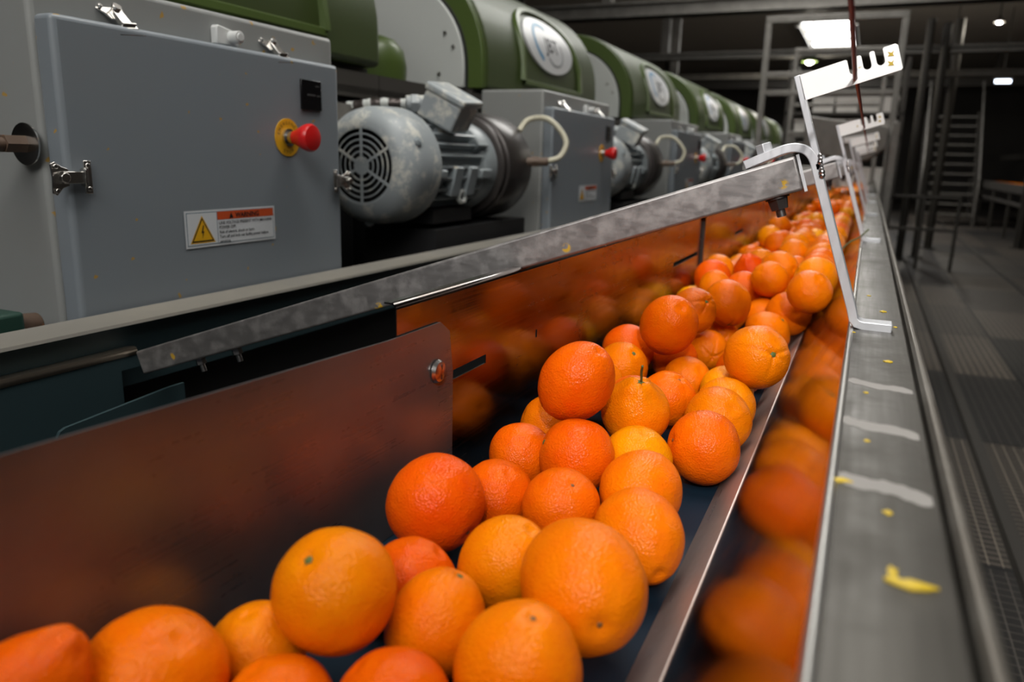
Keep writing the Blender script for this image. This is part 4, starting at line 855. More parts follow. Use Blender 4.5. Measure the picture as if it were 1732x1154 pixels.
FAR = [(-0.070,1.545,-0.208,0.041),(-0.259,1.582,-0.250,0.035),(-0.157,1.588,-0.222,0.036),(-0.279,1.653,-0.236,0.038),(-0.077,1.656,-0.229,0.037),(-0.121,1.658,-0.298,0.042),(-0.321,1.670,-0.301,0.039),(-0.243,1.689,-0.298,0.042),(-0.163,1.702,-0.247,0.039),(-0.075,1.732,-0.217,0.041),(-0.187,1.740,-0.305,0.035),(-0.301,1.744,-0.300,0.039),(-0.115,1.752,-0.286,0.043),(-0.157,1.776,-0.222,0.040),(-0.240,1.786,-0.304,0.036),(-0.169,1.814,-0.298,0.042),(-0.319,1.814,-0.305,0.035),(-0.295,1.839,-0.245,0.036),(-0.244,1.858,-0.302,0.038),(-0.157,1.862,-0.233,0.036),(-0.114,1.870,-0.291,0.039),(-0.078,1.880,-0.222,0.040),(-0.316,1.889,-0.298,0.042),(-0.250,1.932,-0.302,0.038),(-0.318,1.971,-0.296,0.042),(-0.188,1.976,-0.295,0.040),(-0.117,1.977,-0.304,0.036),(-0.253,2.014,-0.302,0.038),(-0.128,2.051,-0.299,0.041),(-0.319,2.053,-0.298,0.041),(-0.084,2.062,-0.228,0.043),(-0.260,2.102,-0.302,0.038),(-0.154,2.103,-0.225,0.040),(-0.192,2.128,-0.304,0.036),(-0.116,2.131,-0.290,0.042),(-0.238,2.153,-0.256,0.036),(-0.079,2.156,-0.220,0.042),(-0.310,2.160,-0.299,0.040),(-0.167,2.181,-0.246,0.043),(-0.237,2.204,-0.304,0.036),(-0.115,2.208,-0.298,0.037),(-0.084,2.236,-0.234,0.041),(-0.310,2.239,-0.300,0.040),(-0.177,2.241,-0.303,0.037),(-0.242,2.279,-0.298,0.040),(-0.163,2.280,-0.231,0.043),(-0.116,2.282,-0.295,0.039),(-0.314,2.318,-0.299,0.041),(-0.084,2.318,-0.228,0.043),(-0.178,2.321,-0.303,0.037),(-0.245,2.359,-0.298,0.041),(-0.115,2.359,-0.291,0.040),(-0.154,2.361,-0.222,0.041),(-0.312,2.394,-0.304,0.036),(-0.179,2.398,-0.302,0.038),(-0.083,2.402,-0.227,0.043),(-0.221,2.407,-0.233,0.042),(-0.114,2.436,-0.292,0.039),(-0.251,2.437,-0.301,0.039),(-0.151,2.441,-0.228,0.037),(-0.182,2.477,-0.294,0.043),(-0.082,2.486,-0.227,0.042),(-0.254,2.516,-0.299,0.041),(-0.159,2.522,-0.227,0.039),(-0.116,2.523,-0.291,0.041),(-0.186,2.560,-0.299,0.041),(-0.083,2.566,-0.237,0.038),(-0.318,2.567,-0.294,0.042),(-0.115,2.597,-0.301,0.035),(-0.250,2.605,-0.302,0.038),(-0.132,2.623,-0.232,0.039),(-0.182,2.640,-0.300,0.040),(-0.313,2.646,-0.301,0.039),(-0.113,2.674,-0.287,0.040),(-0.277,2.678,-0.235,0.040),(-0.243,2.685,-0.303,0.037),(-0.176,2.717,-0.302,0.038),(-0.082,2.719,-0.228,0.042),(-0.314,2.725,-0.297,0.042),(-0.111,2.747,-0.293,0.035),(-0.170,2.751,-0.230,0.042),(-0.244,2.770,-0.297,0.043),(-0.167,2.795,-0.299,0.041),(-0.089,2.799,-0.243,0.040),(-0.317,2.803,-0.301,0.039),(-0.116,2.856,-0.292,0.040),(-0.264,2.862,-0.298,0.042),(-0.188,2.867,-0.304,0.036),(-0.082,2.893,-0.230,0.041),(-0.160,2.894,-0.241,0.039),(-0.257,2.929,-0.264,0.035),(-0.116,2.936,-0.290,0.041),(-0.194,2.941,-0.300,0.040),(-0.313,2.961,-0.300,0.040),(-0.081,2.973,-0.228,0.041),(-0.169,2.993,-0.242,0.042),(-0.245,3.002,-0.297,0.042),(-0.115,3.013,-0.295,0.038),(-0.316,3.041,-0.299,0.041),(-0.178,3.052,-0.302,0.038),(-0.085,3.052,-0.236,0.040),(-0.287,3.080,-0.228,0.042),(-0.248,3.083,-0.299,0.041),(-0.160,3.087,-0.234,0.037),(-0.116,3.095,-0.294,0.040),(-0.317,3.126,-0.297,0.042),(-0.082,3.132,-0.227,0.042),(-0.185,3.132,-0.299,0.041),(-0.117,3.175,-0.288,0.043),(-0.242,3.180,-0.305,0.035),(-0.198,3.180,-0.239,0.039),(-0.316,3.208,-0.299,0.041),(-0.182,3.219,-0.302,0.038),(-0.081,3.220,-0.232,0.039),(-0.251,3.255,-0.299,0.041),(-0.116,3.257,-0.291,0.040),(-0.183,3.296,-0.300,0.040),(-0.309,3.312,-0.297,0.042),(-0.116,3.338,-0.288,0.043),(-0.174,3.344,-0.228,0.043),(-0.240,3.344,-0.304,0.036),(-0.179,3.381,-0.303,0.037),(-0.082,3.384,-0.230,0.040),(-0.114,3.416,-0.294,0.037),(-0.247,3.420,-0.297,0.042),(-0.176,3.454,-0.302,0.038),(-0.084,3.466,-0.228,0.043),(-0.159,3.491,-0.235,0.038),(-0.115,3.498,-0.295,0.038),(-0.260,3.500,-0.300,0.040),(-0.186,3.532,-0.298,0.042),(-0.149,3.570,-0.232,0.040),(-0.118,3.572,-0.301,0.038),(-0.252,3.575,-0.303,0.037),(-0.186,3.615,-0.295,0.043),(-0.113,3.646,-0.291,0.038),(-0.253,3.661,-0.300,0.040),(-0.182,3.696,-0.300,0.040),(-0.111,3.718,-0.293,0.036),(-0.309,3.741,-0.299,0.041),(-0.230,3.760,-0.297,0.042),(-0.091,3.775,-0.256,0.036),(-0.154,3.775,-0.303,0.037),(-0.267,3.835,-0.297,0.043),(-0.189,3.838,-0.303,0.037),(-0.115,3.840,-0.288,0.041),(-0.224,3.901,-0.304,0.036),(-0.154,3.903,-0.304,0.036),(-0.309,3.904,-0.299,0.041),(-0.095,3.909,-0.263,0.036),(-0.190,3.963,-0.305,0.035),(-0.261,3.963,-0.303,0.037),(-0.117,3.979,-0.289,0.042),(-0.172,4.032,-0.302,0.038),(-0.245,4.033,-0.304,0.036),(-0.112,4.069,-0.295,0.035),(-0.297,4.083,-0.303,0.037),(-0.189,4.109,-0.298,0.042),(-0.114,4.145,-0.285,0.043),(-0.260,4.150,-0.299,0.041),(-0.177,4.185,-0.304,0.036),(-0.116,4.226,-0.292,0.040),(-0.240,4.228,-0.298,0.041),(-0.176,4.268,-0.305,0.035),(-0.114,4.301,-0.296,0.037),(-0.249,4.310,-0.295,0.043),(-0.085,4.339,-0.240,0.038),(-0.176,4.345,-0.300,0.040),(-0.308,4.361,-0.304,0.036),(-0.242,4.388,-0.303,0.037),(-0.113,4.392,-0.288,0.040),(-0.180,4.431,-0.300,0.040),(-0.315,4.437,-0.298,0.042),(-0.114,4.467,-0.296,0.037),(-0.245,4.478,-0.298,0.041),(-0.084,4.506,-0.244,0.036),(-0.174,4.507,-0.303,0.037),(-0.113,4.542,-0.297,0.035),(-0.243,4.555,-0.303,0.037),(-0.087,4.581,-0.240,0.040),(-0.173,4.582,-0.300,0.039),(-0.305,4.602,-0.297,0.042),(-0.113,4.626,-0.294,0.037),(-0.232,4.627,-0.304,0.036),(-0.085,4.662,-0.231,0.043),(-0.172,4.663,-0.305,0.035),(-0.233,4.697,-0.304,0.036),(-0.112,4.698,-0.294,0.036),(-0.173,4.731,-0.305,0.035),(-0.084,4.746,-0.228,0.043),(-0.290,4.748,-0.297,0.042),(-0.115,4.770,-0.296,0.037),(-0.164,4.776,-0.238,0.042),(-0.221,4.783,-0.303,0.037),(-0.303,4.824,-0.303,0.037),(-0.093,4.827,-0.247,0.042),(-0.162,4.827,-0.302,0.038),(-0.186,4.850,-0.235,0.038),(-0.235,4.857,-0.300,0.040),(-0.292,4.877,-0.256,0.036),(-0.114,4.882,-0.297,0.037),(-0.133,4.906,-0.229,0.039),(-0.230,4.912,-0.237,0.039),(-0.182,4.916,-0.299,0.041),(-0.318,4.927,-0.302,0.038),(-0.114,4.958,-0.286,0.041),(-0.248,4.962,-0.299,0.041),(-0.181,5.001,-0.301,0.039),(-0.262,5.003,-0.232,0.040),(-0.315,5.005,-0.299,0.041),(-0.114,5.037,-0.290,0.040),(-0.245,5.049,-0.297,0.043),(-0.173,5.091,-0.297,0.043),(-0.108,5.093,-0.239,0.038),(-0.309,5.093,-0.303,0.037),(-0.244,5.134,-0.298,0.042),(-0.115,5.146,-0.293,0.039),(-0.180,5.151,-0.239,0.042),(-0.073,5.156,-0.218,0.038),(-0.313,5.175,-0.300,0.040),(-0.165,5.208,-0.297,0.043),(-0.095,5.210,-0.262,0.036),(-0.245,5.214,-0.300,0.040),(-0.238,5.251,-0.235,0.037),(-0.308,5.265,-0.296,0.043),(-0.116,5.269,-0.298,0.038),(-0.078,5.272,-0.222,0.041),(-0.167,5.274,-0.243,0.040),(-0.222,5.289,-0.300,0.040),(-0.157,5.329,-0.303,0.037),(-0.096,5.333,-0.264,0.037),(-0.294,5.342,-0.304,0.036),(-0.223,5.369,-0.297,0.041),(-0.160,5.375,-0.243,0.039),(-0.115,5.393,-0.299,0.036),(-0.285,5.413,-0.303,0.037),(-0.177,5.433,-0.300,0.040),(-0.108,5.467,-0.273,0.042),(-0.242,5.473,-0.302,0.038),(-0.309,5.503,-0.303,0.037),(-0.174,5.513,-0.295,0.043),(-0.081,5.530,-0.227,0.041),(-0.243,5.552,-0.302,0.038),(-0.113,5.564,-0.290,0.039),(-0.180,5.589,-0.304,0.036),(-0.083,5.609,-0.240,0.037),(-0.122,5.642,-0.298,0.042),(-0.279,5.650,-0.305,0.035),(-0.209,5.653,-0.304,0.036),(-0.096,5.706,-0.259,0.039),(-0.164,5.712,-0.299,0.041),(-0.241,5.718,-0.301,0.038),(-0.116,5.775,-0.291,0.041),(-0.199,5.780,-0.302,0.038),(-0.280,5.782,-0.301,0.039),(-0.084,5.821,-0.232,0.041),(-0.175,5.836,-0.260,0.037),(-0.238,5.845,-0.301,0.039),(-0.117,5.851,-0.301,0.037),(-0.122,5.886,-0.237,0.036),(-0.189,5.908,-0.295,0.043),(-0.267,5.919,-0.301,0.039),(-0.113,5.922,-0.297,0.036),(-0.085,5.953,-0.232,0.042),(-0.188,5.989,-0.301,0.039),(-0.114,5.993,-0.293,0.038),(-0.268,5.999,-0.297,0.043),(-0.091,6.049,-0.241,0.043),(-0.151,6.052,-0.304,0.036),(-0.225,6.070,-0.293,0.043),(-0.300,6.076,-0.305,0.035),(-0.113,6.114,-0.287,0.041),(-0.264,6.137,-0.304,0.036),(-0.187,6.144,-0.298,0.042),(-0.319,6.182,-0.304,0.036),(-0.113,6.189,-0.294,0.037),(-0.208,6.193,-0.237,0.039),(-0.252,6.208,-0.303,0.037),(-0.179,6.223,-0.301,0.039),(-0.084,6.227,-0.237,0.038),(-0.307,6.257,-0.302,0.038),(-0.116,6.261,-0.300,0.036),(-0.151,6.268,-0.233,0.042),(-0.184,6.299,-0.301,0.039),(-0.261,6.321,-0.297,0.043),(-0.115,6.337,-0.288,0.042),(-0.186,6.378,-0.297,0.042),(-0.263,6.403,-0.299,0.041),(-0.115,6.418,-0.289,0.041),(-0.318,6.453,-0.305,0.035),(-0.183,6.459,-0.300,0.040),(-0.255,6.493,-0.299,0.041),(-0.115,6.497,-0.291,0.040),(-0.163,6.506,-0.228,0.042),(-0.176,6.536,-0.304,0.036),(-0.240,6.567,-0.303,0.037),(-0.113,6.573,-0.291,0.038),(-0.312,6.597,-0.298,0.042),(-0.178,6.608,-0.301,0.039),(-0.083,6.616,-0.241,0.036),(-0.247,6.643,-0.301,0.039),(-0.115,6.648,-0.297,0.037),(-0.316,6.681,-0.299,0.041),(-0.181,6.686,-0.299,0.041),(-0.250,6.726,-0.300,0.040),(-0.114,6.726,-0.289,0.040),(-0.182,6.763,-0.301,0.039),(-0.081,6.768,-0.232,0.039),(-0.317,6.770,-0.298,0.042),(-0.244,6.801,-0.305,0.035),(-0.169,6.804,-0.230,0.040),(-0.118,6.807,-0.292,0.042),(-0.082,6.849,-0.236,0.038),(-0.187,6.849,-0.299,0.041),(-0.311,6.853,-0.297,0.042),(-0.117,6.887,-0.296,0.040),(-0.247,6.894,-0.304,0.036),(-0.158,6.894,-0.227,0.043),(-0.081,6.924,-0.233,0.038),(-0.182,6.928,-0.301,0.039),(-0.312,6.933,-0.300,0.040),(-0.115,6.965,-0.290,0.041),(-0.245,6.970,-0.303,0.037),(-0.180,7.004,-0.302,0.038),(-0.082,7.005,-0.228,0.041),(-0.311,7.012,-0.300,0.040),(-0.116,7.045,-0.290,0.042),(-0.242,7.050,-0.299,0.041),(-0.080,7.083,-0.234,0.037),(-0.177,7.087,-0.305,0.035),(-0.115,7.126,-0.287,0.042),(-0.262,7.129,-0.298,0.042),(-0.187,7.162,-0.299,0.041),(-0.119,7.208,-0.292,0.043),(-0.172,7.210,-0.229,0.042),(-0.244,7.212,-0.303,0.037),(-0.310,7.242,-0.304,0.036),(-0.082,7.248,-0.227,0.042),(-0.182,7.253,-0.303,0.037),(-0.166,7.286,-0.235,0.035),(-0.250,7.289,-0.298,0.041),(-0.115,7.289,-0.289,0.041),(-0.311,7.331,-0.304,0.036),(-0.182,7.334,-0.296,0.043),(-0.085,7.340,-0.233,0.042),(-0.251,7.367,-0.304,0.036),(-0.156,7.377,-0.230,0.040),(-0.115,7.380,-0.297,0.037),(-0.313,7.406,-0.300,0.040),(-0.237,7.407,-0.237,0.043),(-0.184,7.416,-0.299,0.041),(-0.084,7.417,-0.242,0.037),(-0.252,7.449,-0.304,0.036),(-0.150,7.455,-0.228,0.039),(-0.117,7.456,-0.297,0.039),(-0.192,7.493,-0.300,0.040),(-0.308,7.496,-0.303,0.037),(-0.161,7.530,-0.231,0.038),(-0.117,7.534,-0.294,0.040),(-0.269,7.563,-0.297,0.042),(-0.082,7.570,-0.227,0.042),(-0.187,7.573,-0.296,0.042),(-0.116,7.614,-0.288,0.042),(-0.314,7.631,-0.299,0.041),(-0.185,7.652,-0.300,0.040),(-0.256,7.680,-0.303,0.037),(-0.113,7.692,-0.292,0.037),(-0.318,7.719,-0.303,0.037),(-0.177,7.727,-0.302,0.038),(-0.250,7.758,-0.296,0.043),(-0.114,7.764,-0.297,0.036),(-0.084,7.799,-0.243,0.036),(-0.180,7.803,-0.290,0.042),(-0.310,7.810,-0.302,0.038),(-0.113,7.842,-0.292,0.038),(-0.244,7.846,-0.303,0.037),(-0.306,7.882,-0.304,0.036),(-0.084,7.882,-0.233,0.041),(-0.178,7.883,-0.299,0.041),(-0.113,7.921,-0.293,0.037),(-0.245,7.923,-0.301,0.039),(-0.316,7.958,-0.296,0.043),(-0.177,7.959,-0.302,0.038),(-0.113,7.995,-0.291,0.038),(-0.245,8.001,-0.299,0.040),(-0.176,8.031,-0.303,0.037),(-0.081,8.033,-0.238,0.036),(-0.315,8.040,-0.299,0.041),(-0.114,8.070,-0.292,0.039),(-0.212,8.095,-0.302,0.038),(-0.165,8.101,-0.241,0.041),(-0.084,8.112,-0.233,0.041),(-0.285,8.113,-0.300,0.039),(-0.112,8.142,-0.296,0.035),(-0.178,8.158,-0.304,0.036),(-0.323,8.174,-0.305,0.035),(-0.139,8.177,-0.236,0.040),(-0.249,8.188,-0.296,0.042),(-0.114,8.212,-0.297,0.036),(-0.184,8.241,-0.296,0.042),(-0.317,8.249,-0.293,0.043),(-0.115,8.287,-0.286,0.042),(-0.248,8.288,-0.301,0.039),(-0.315,8.327,-0.303,0.037),(-0.138,8.327,-0.219,0.042),(-0.182,8.330,-0.299,0.041),(-0.251,8.363,-0.302,0.038),(-0.114,8.370,-0.285,0.042),(-0.313,8.401,-0.304,0.036),(-0.179,8.406,-0.303,0.037),(-0.082,8.420,-0.227,0.042),(-0.248,8.440,-0.296,0.041),(-0.116,8.445,-0.301,0.036),(-0.314,8.479,-0.303,0.037),(-0.180,8.480,-0.301,0.039),(-0.077,8.498,-0.228,0.037),(-0.114,8.519,-0.290,0.040),(-0.250,8.519,-0.301,0.039),(-0.318,8.557,-0.300,0.040),(-0.182,8.560,-0.294,0.042),(-0.115,8.599,-0.295,0.038),(-0.252,8.603,-0.297,0.042),(-0.081,8.620,-0.230,0.040),(-0.154,8.639,-0.227,0.037),(-0.180,8.639,-0.301,0.039),(-0.312,8.649,-0.305,0.035),(-0.112,8.677,-0.280,0.042),(-0.246,8.681,-0.302,0.038),(-0.179,8.716,-0.301,0.039),(-0.309,8.721,-0.303,0.037),(-0.114,8.750,-0.300,0.035),(-0.243,8.758,-0.300,0.039),(-0.175,8.792,-0.301,0.039),(-0.305,8.798,-0.304,0.036),(-0.108,8.820,-0.280,0.039),(-0.240,8.837,-0.299,0.041),(-0.166,8.869,-0.299,0.041),(-0.085,8.880,-0.238,0.039),(-0.296,8.895,-0.300,0.040),(-0.222,8.927,-0.299,0.041),(-0.115,8.928,-0.291,0.040),(-0.161,8.982,-0.305,0.035),(-0.096,8.995,-0.265,0.036),(-0.253,9.003,-0.297,0.042),(-0.188,9.050,-0.299,0.040),(-0.113,9.058,-0.293,0.037),(-0.293,9.071,-0.301,0.039),(-0.230,9.114,-0.301,0.039),(-0.154,9.119,-0.302,0.038),(-0.094,9.120,-0.255,0.039),(-0.297,9.152,-0.300,0.040),(-0.195,9.180,-0.302,0.038),(-0.118,9.188,-0.292,0.042),(-0.260,9.219,-0.302,0.038),(-0.142,9.234,-0.235,0.037),(-0.191,9.257,-0.297,0.042),(-0.114,9.267,-0.294,0.038),(-0.262,9.297,-0.299,0.041),(-0.142,9.306,-0.240,0.036),(-0.192,9.339,-0.294,0.042),(-0.115,9.342,-0.296,0.038),(-0.259,9.386,-0.299,0.041),(-0.189,9.413,-0.305,0.035),(-0.116,9.419,-0.291,0.041),(-0.257,9.467,-0.299,0.041),(-0.182,9.482,-0.303,0.037),(-0.112,9.496,-0.289,0.038),(-0.159,9.529,-0.242,0.039),(-0.215,9.551,-0.294,0.042),(-0.292,9.553,-0.302,0.038),(-0.117,9.573,-0.293,0.041),(-0.178,9.617,-0.303,0.037),(-0.137,9.618,-0.236,0.035),(-0.250,9.618,-0.303,0.037),(-0.114,9.650,-0.295,0.037),(-0.314,9.654,-0.303,0.037),(-0.085,9.687,-0.233,0.042),(-0.174,9.688,-0.304,0.036),(-0.248,9.694,-0.297,0.041),(-0.117,9.736,-0.291,0.042),(-0.199,9.753,-0.303,0.037),(-0.163,9.769,-0.232,0.041),(-0.278,9.771,-0.297,0.042),(-0.149,9.806,-0.303,0.037),(-0.093,9.806,-0.249,0.041),(-0.220,9.823,-0.303,0.037),(-0.295,9.852,-0.296,0.043),(-0.179,9.860,-0.250,0.041),(-0.114,9.870,-0.291,0.039),(-0.231,9.893,-0.305,0.035),(-0.289,9.929,-0.304,0.036),(-0.165,9.930,-0.294,0.043),(-0.092,9.931,-0.248,0.041),(-0.231,9.972,-0.302,0.038),(-0.162,9.987,-0.234,0.038),(-0.115,9.991,-0.293,0.039),(-0.181,10.028,-0.301,0.039),(-0.251,10.058,-0.301,0.039),(-0.116,10.069,-0.290,0.041),(-0.183,10.101,-0.304,0.036),(-0.081,10.108,-0.229,0.040),(-0.250,10.137,-0.298,0.042),(-0.114,10.147,-0.292,0.039),(-0.182,10.172,-0.304,0.036),(-0.084,10.189,-0.231,0.042),(-0.274,10.209,-0.305,0.035),(-0.124,10.226,-0.297,0.042),(-0.206,10.245,-0.297,0.043),(-0.083,10.272,-0.228,0.042),(-0.157,10.282,-0.248,0.037),(-0.115,10.301,-0.301,0.035),(-0.251,10.308,-0.304,0.036),(-0.181,10.329,-0.301,0.039),(-0.115,10.374,-0.287,0.042),(-0.256,10.378,-0.305,0.035),(-0.188,10.406,-0.300,0.040),(-0.116,10.450,-0.301,0.036),(-0.252,10.451,-0.300,0.040),(-0.182,10.485,-0.300,0.040),(-0.114,10.524,-0.286,0.042),(-0.248,10.531,-0.296,0.043),(-0.177,10.565,-0.303,0.037),(-0.318,10.566,-0.303,0.037),(-0.081,10.572,-0.233,0.038),(-0.115,10.603,-0.293,0.039),(-0.258,10.613,-0.299,0.041),(-0.183,10.641,-0.298,0.041),(-0.114,10.678,-0.295,0.038),(-0.244,10.687,-0.303,0.037),(-0.177,10.719,-0.301,0.039),(-0.311,10.720,-0.300,0.039),(-0.112,10.751,-0.294,0.036),(-0.239,10.761,-0.303,0.037),(-0.302,10.794,-0.304,0.036),(-0.172,10.798,-0.295,0.042),(-0.087,10.799,-0.245,0.038),(-0.241,10.835,-0.301,0.039),(-0.112,10.842,-0.297,0.035),(-0.311,10.871,-0.299,0.041),(-0.176,10.876,-0.301,0.039),(-0.244,10.911,-0.302,0.038),(-0.109,10.915,-0.278,0.042),(-0.181,10.955,-0.299,0.041),(-0.296,10.968,-0.298,0.041),(-0.114,10.990,-0.293,0.038),(-0.231,11.017,-0.299,0.041),(-0.164,11.026,-0.248,0.040),(-0.113,11.064,-0.294,0.037),(-0.187,11.085,-0.299,0.041),(-0.112,11.134,-0.296,0.035),(-0.253,11.135,-0.297,0.042),(-0.178,11.164,-0.300,0.040),(-0.113,11.205,-0.294,0.037),(-0.178,11.243,-0.299,0.040),(-0.249,11.269,-0.303,0.037),(-0.112,11.276,-0.294,0.036),(-0.317,11.305,-0.298,0.041),(-0.172,11.323,-0.299,0.041),(-0.248,11.344,-0.301,0.039),(-0.115,11.380,-0.285,0.042),(-0.183,11.382,-0.242,0.040),(-0.225,11.420,-0.299,0.041),(-0.307,11.425,-0.298,0.042),(-0.151,11.451,-0.300,0.040),(-0.200,11.470,-0.238,0.042),(-0.093,11.473,-0.255,0.038),(-0.262,11.491,-0.300,0.040),(-0.189,11.518,-0.301,0.039),(-0.115,11.536,-0.292,0.040),(-0.318,11.541,-0.303,0.037),(-0.163,11.568,-0.236,0.042),(-0.248,11.570,-0.298,0.041),(-0.082,11.575,-0.233,0.039),(-0.183,11.605,-0.305,0.035),(-0.113,11.614,-0.291,0.039),(-0.312,11.617,-0.300,0.040),(-0.189,11.643,-0.235,0.039),(-0.241,11.653,-0.297,0.041),(-0.159,11.676,-0.299,0.041),(-0.093,11.678,-0.252,0.040),(-0.307,11.693,-0.302,0.038),(-0.217,11.725,-0.303,0.037),(-0.170,11.734,-0.245,0.036),(-0.115,11.740,-0.293,0.039),(-0.281,11.764,-0.301,0.039),(-0.174,11.783,-0.303,0.037),(-0.086,11.785,-0.235,0.042),(-0.231,11.814,-0.263,0.041),(-0.114,11.821,-0.297,0.036),(-0.309,11.833,-0.303,0.037),(-0.179,11.858,-0.301,0.039),(-0.251,11.876,-0.303,0.037),(-0.113,11.895,-0.289,0.039),(-0.207,11.898,-0.243,0.038),(-0.317,11.909,-0.302,0.038),(-0.137,11.926,-0.222,0.041),(-0.212,11.935,-0.305,0.035),(-0.144,11.964,-0.300,0.040),(-0.275,11.973,-0.300,0.040),(-0.089,11.986,-0.244,0.040),(-0.207,12.005,-0.303,0.037),(-0.163,12.019,-0.244,0.037),(-0.116,12.034,-0.297,0.038),(-0.240,12.046,-0.254,0.036),(-0.309,12.046,-0.298,0.042),(-0.178,12.071,-0.303,0.037),(-0.254,12.108,-0.298,0.042),(-0.114,12.109,-0.292,0.039),(-0.081,12.140,-0.229,0.040),(-0.182,12.147,-0.299,0.041),(-0.314,12.163,-0.300,0.040),(-0.115,12.185,-0.294,0.039),(-0.243,12.197,-0.299,0.040),(-0.168,12.209,-0.240,0.042),(-0.083,12.220,-0.230,0.042),(-0.304,12.242,-0.302,0.038),(-0.191,12.253,-0.303,0.037),(-0.117,12.263,-0.291,0.041),(-0.252,12.294,-0.302,0.038),(-0.082,12.302,-0.232,0.039),(-0.156,12.302,-0.239,0.037),(-0.187,12.324,-0.305,0.035),(-0.314,12.330,-0.304,0.036),(-0.116,12.343,-0.293,0.040),(-0.207,12.360,-0.236,0.042),(-0.253,12.368,-0.302,0.038),(-0.083,12.381,-0.230,0.041),(-0.184,12.396,-0.302,0.038),(-0.315,12.403,-0.305,0.035),(-0.114,12.421,-0.291,0.040),(-0.264,12.425,-0.254,0.040),(-0.155,12.466,-0.240,0.041),(-0.214,12.467,-0.299,0.041),(-0.290,12.479,-0.302,0.038),(-0.112,12.494,-0.294,0.036),(-0.171,12.528,-0.305,0.035),(-0.245,12.542,-0.297,0.042),(-0.319,12.556,-0.304,0.036),(-0.113,12.563,-0.296,0.035),(-0.173,12.584,-0.262,0.036),(-0.270,12.602,-0.255,0.036),(-0.087,12.608,-0.247,0.037),(-0.221,12.614,-0.304,0.036),(-0.136,12.629,-0.304,0.036),(-0.311,12.640,-0.302,0.038),(-0.135,12.667,-0.230,0.042),(-0.190,12.684,-0.295,0.043),(-0.114,12.696,-0.298,0.036),(-0.307,12.717,-0.301,0.039),(-0.093,12.751,-0.253,0.039),(-0.236,12.754,-0.296,0.043),(-0.151,12.756,-0.304,0.036),(-0.302,12.792,-0.304,0.036),(-0.114,12.819,-0.288,0.041),(-0.192,12.821,-0.300,0.040),(-0.263,12.857,-0.298,0.041),(-0.196,12.897,-0.302,0.038),(-0.117,12.902,-0.289,0.043),(-0.289,12.934,-0.299,0.041),(-0.169,12.952,-0.253,0.039),(-0.221,12.965,-0.305,0.035),(-0.115,12.983,-0.296,0.038),(-0.179,13.026,-0.297,0.041),(-0.260,13.031,-0.298,0.042),(-0.113,13.063,-0.296,0.036),(-0.183,13.105,-0.301,0.039),(-0.114,13.136,-0.296,0.037)]

# ------------------------------------------------------------------ oranges
def orange_mesh(kind, nu, nv, seed):
    me = bpy.data.meshes.new('orange_' + kind); bm = new(); off = Vector((seed * 7.3, seed * 3.1, seed * 5.7))
    def rad(th, ph):
        d = Vector((math.sin(th) * math.cos(ph), math.sin(th) * math.sin(ph), math.cos(th)))
        r = 1.0 + 0.045 * noise.noise(d * 1.1 + off) + 0.010 * noise.noise(d * 4.0 + off)
        r -= 0.07 * math.exp(-(th / 0.16) ** 2) + 0.03 * math.exp(-((math.pi - th) / 0.12) ** 2)
        sx, sz = {'round': (1.0, 0.955), 'oval': (0.93, 1.10), 'neck': (0.95, 0.98), 'groove': (0.98, 1.0)}[kind]
        if kind == 'neck':
            r += 0.24 * math.exp(-(th / 0.42) ** 2) + 0.030 * math.cos(5 * ph + seed) * math.exp(-((th - 0.42) / 0.22) ** 2)
            r -= 0.012 * max(0, math.cos(7 * ph)) ** 6 * math.exp(-((th - 0.8) / 0.4) ** 2)
        if kind == 'groove':
            for k in range(5):
                a = 2 * math.pi * k / 5 + 0.35 * math.sin(k * 2.3 + seed); dd = (ph - a + math.pi) % (2 * math.pi) - math.pi
                wdt = 0.07 / max(math.sin(th), 0.12); fall = max(0.0, 1 - th / (1.15 + 0.35 * math.sin(k * 1.7))) ** 0.6
                r -= 0.042 * math.exp(-(dd / wdt) ** 2) * fall
        return Vector((d.x * sx, d.y * sx, d.z * sz)) * r * 0.040
    top = bm.verts.new(rad(0.0001, 0)); bot = bm.verts.new(rad(math.pi - 0.0001, 0)); rings = []
    for i in range(1, nv):
        t = i / nv; th = math.pi * (t - 0.10 * math.sin(2 * math.pi * t) / 2)
        rings.append([bm.verts.new(rad(th, 2 * math.pi * k / nu)) for k in range(nu)])
    for k in range(nu):
        bm.faces.new((top, rings[0][k], rings[0][(k + 1) % nu])); bm.faces.new((bot, rings[-1][(k + 1) % nu], rings[-1][k]))
        for a, c in zip(rings, rings[1:]): bm.faces.new((a[k], c[k], c[(k + 1) % nu], a[(k + 1) % nu]))
    bmesh.ops.recalc_face_normals(bm, faces=bm.faces); bm.to_mesh(me); bm.free(); me.shade_smooth(); me.materials.append(SKIN[2]); return me
FINE = {(k, s): orange_mesh(k, 72, 44, s) for k in ('round', 'oval', 'neck', 'groove') for s in (1, 2)}
COARSE = [orange_mesh(k, 28, 18, s) for k, s in (('round', 3), ('oval', 4), ('groove', 5), ('round', 6), ('neck', 7), ('oval', 8))]
def place_orange(me, c, r, pole, spin, colour):
    o = bpy.data.objects.new('orange', me); COL.objects.link(o)
    q = Vector(pole).normalized().to_track_quat('Z', 'Y') @ Matrix.Rotation(spin, 4, 'Z').to_quaternion()
    o.rotation_mode = 'QUATERNION'; o.rotation_quaternion = q; o.location = c; o.scale = (r / 0.040,) * 3
    o.material_slots[0].link = 'OBJECT'; o.material_slots[0].material = SKIN[colour]
    return o
b = new(); lathe(b, [(0.0, -0.001), (0.0022, 0.0), (0.0026, 0.0012), (0.0012, 0.0018), (0.0, 0.0019)], (0, 0, 0), 'z', 16)
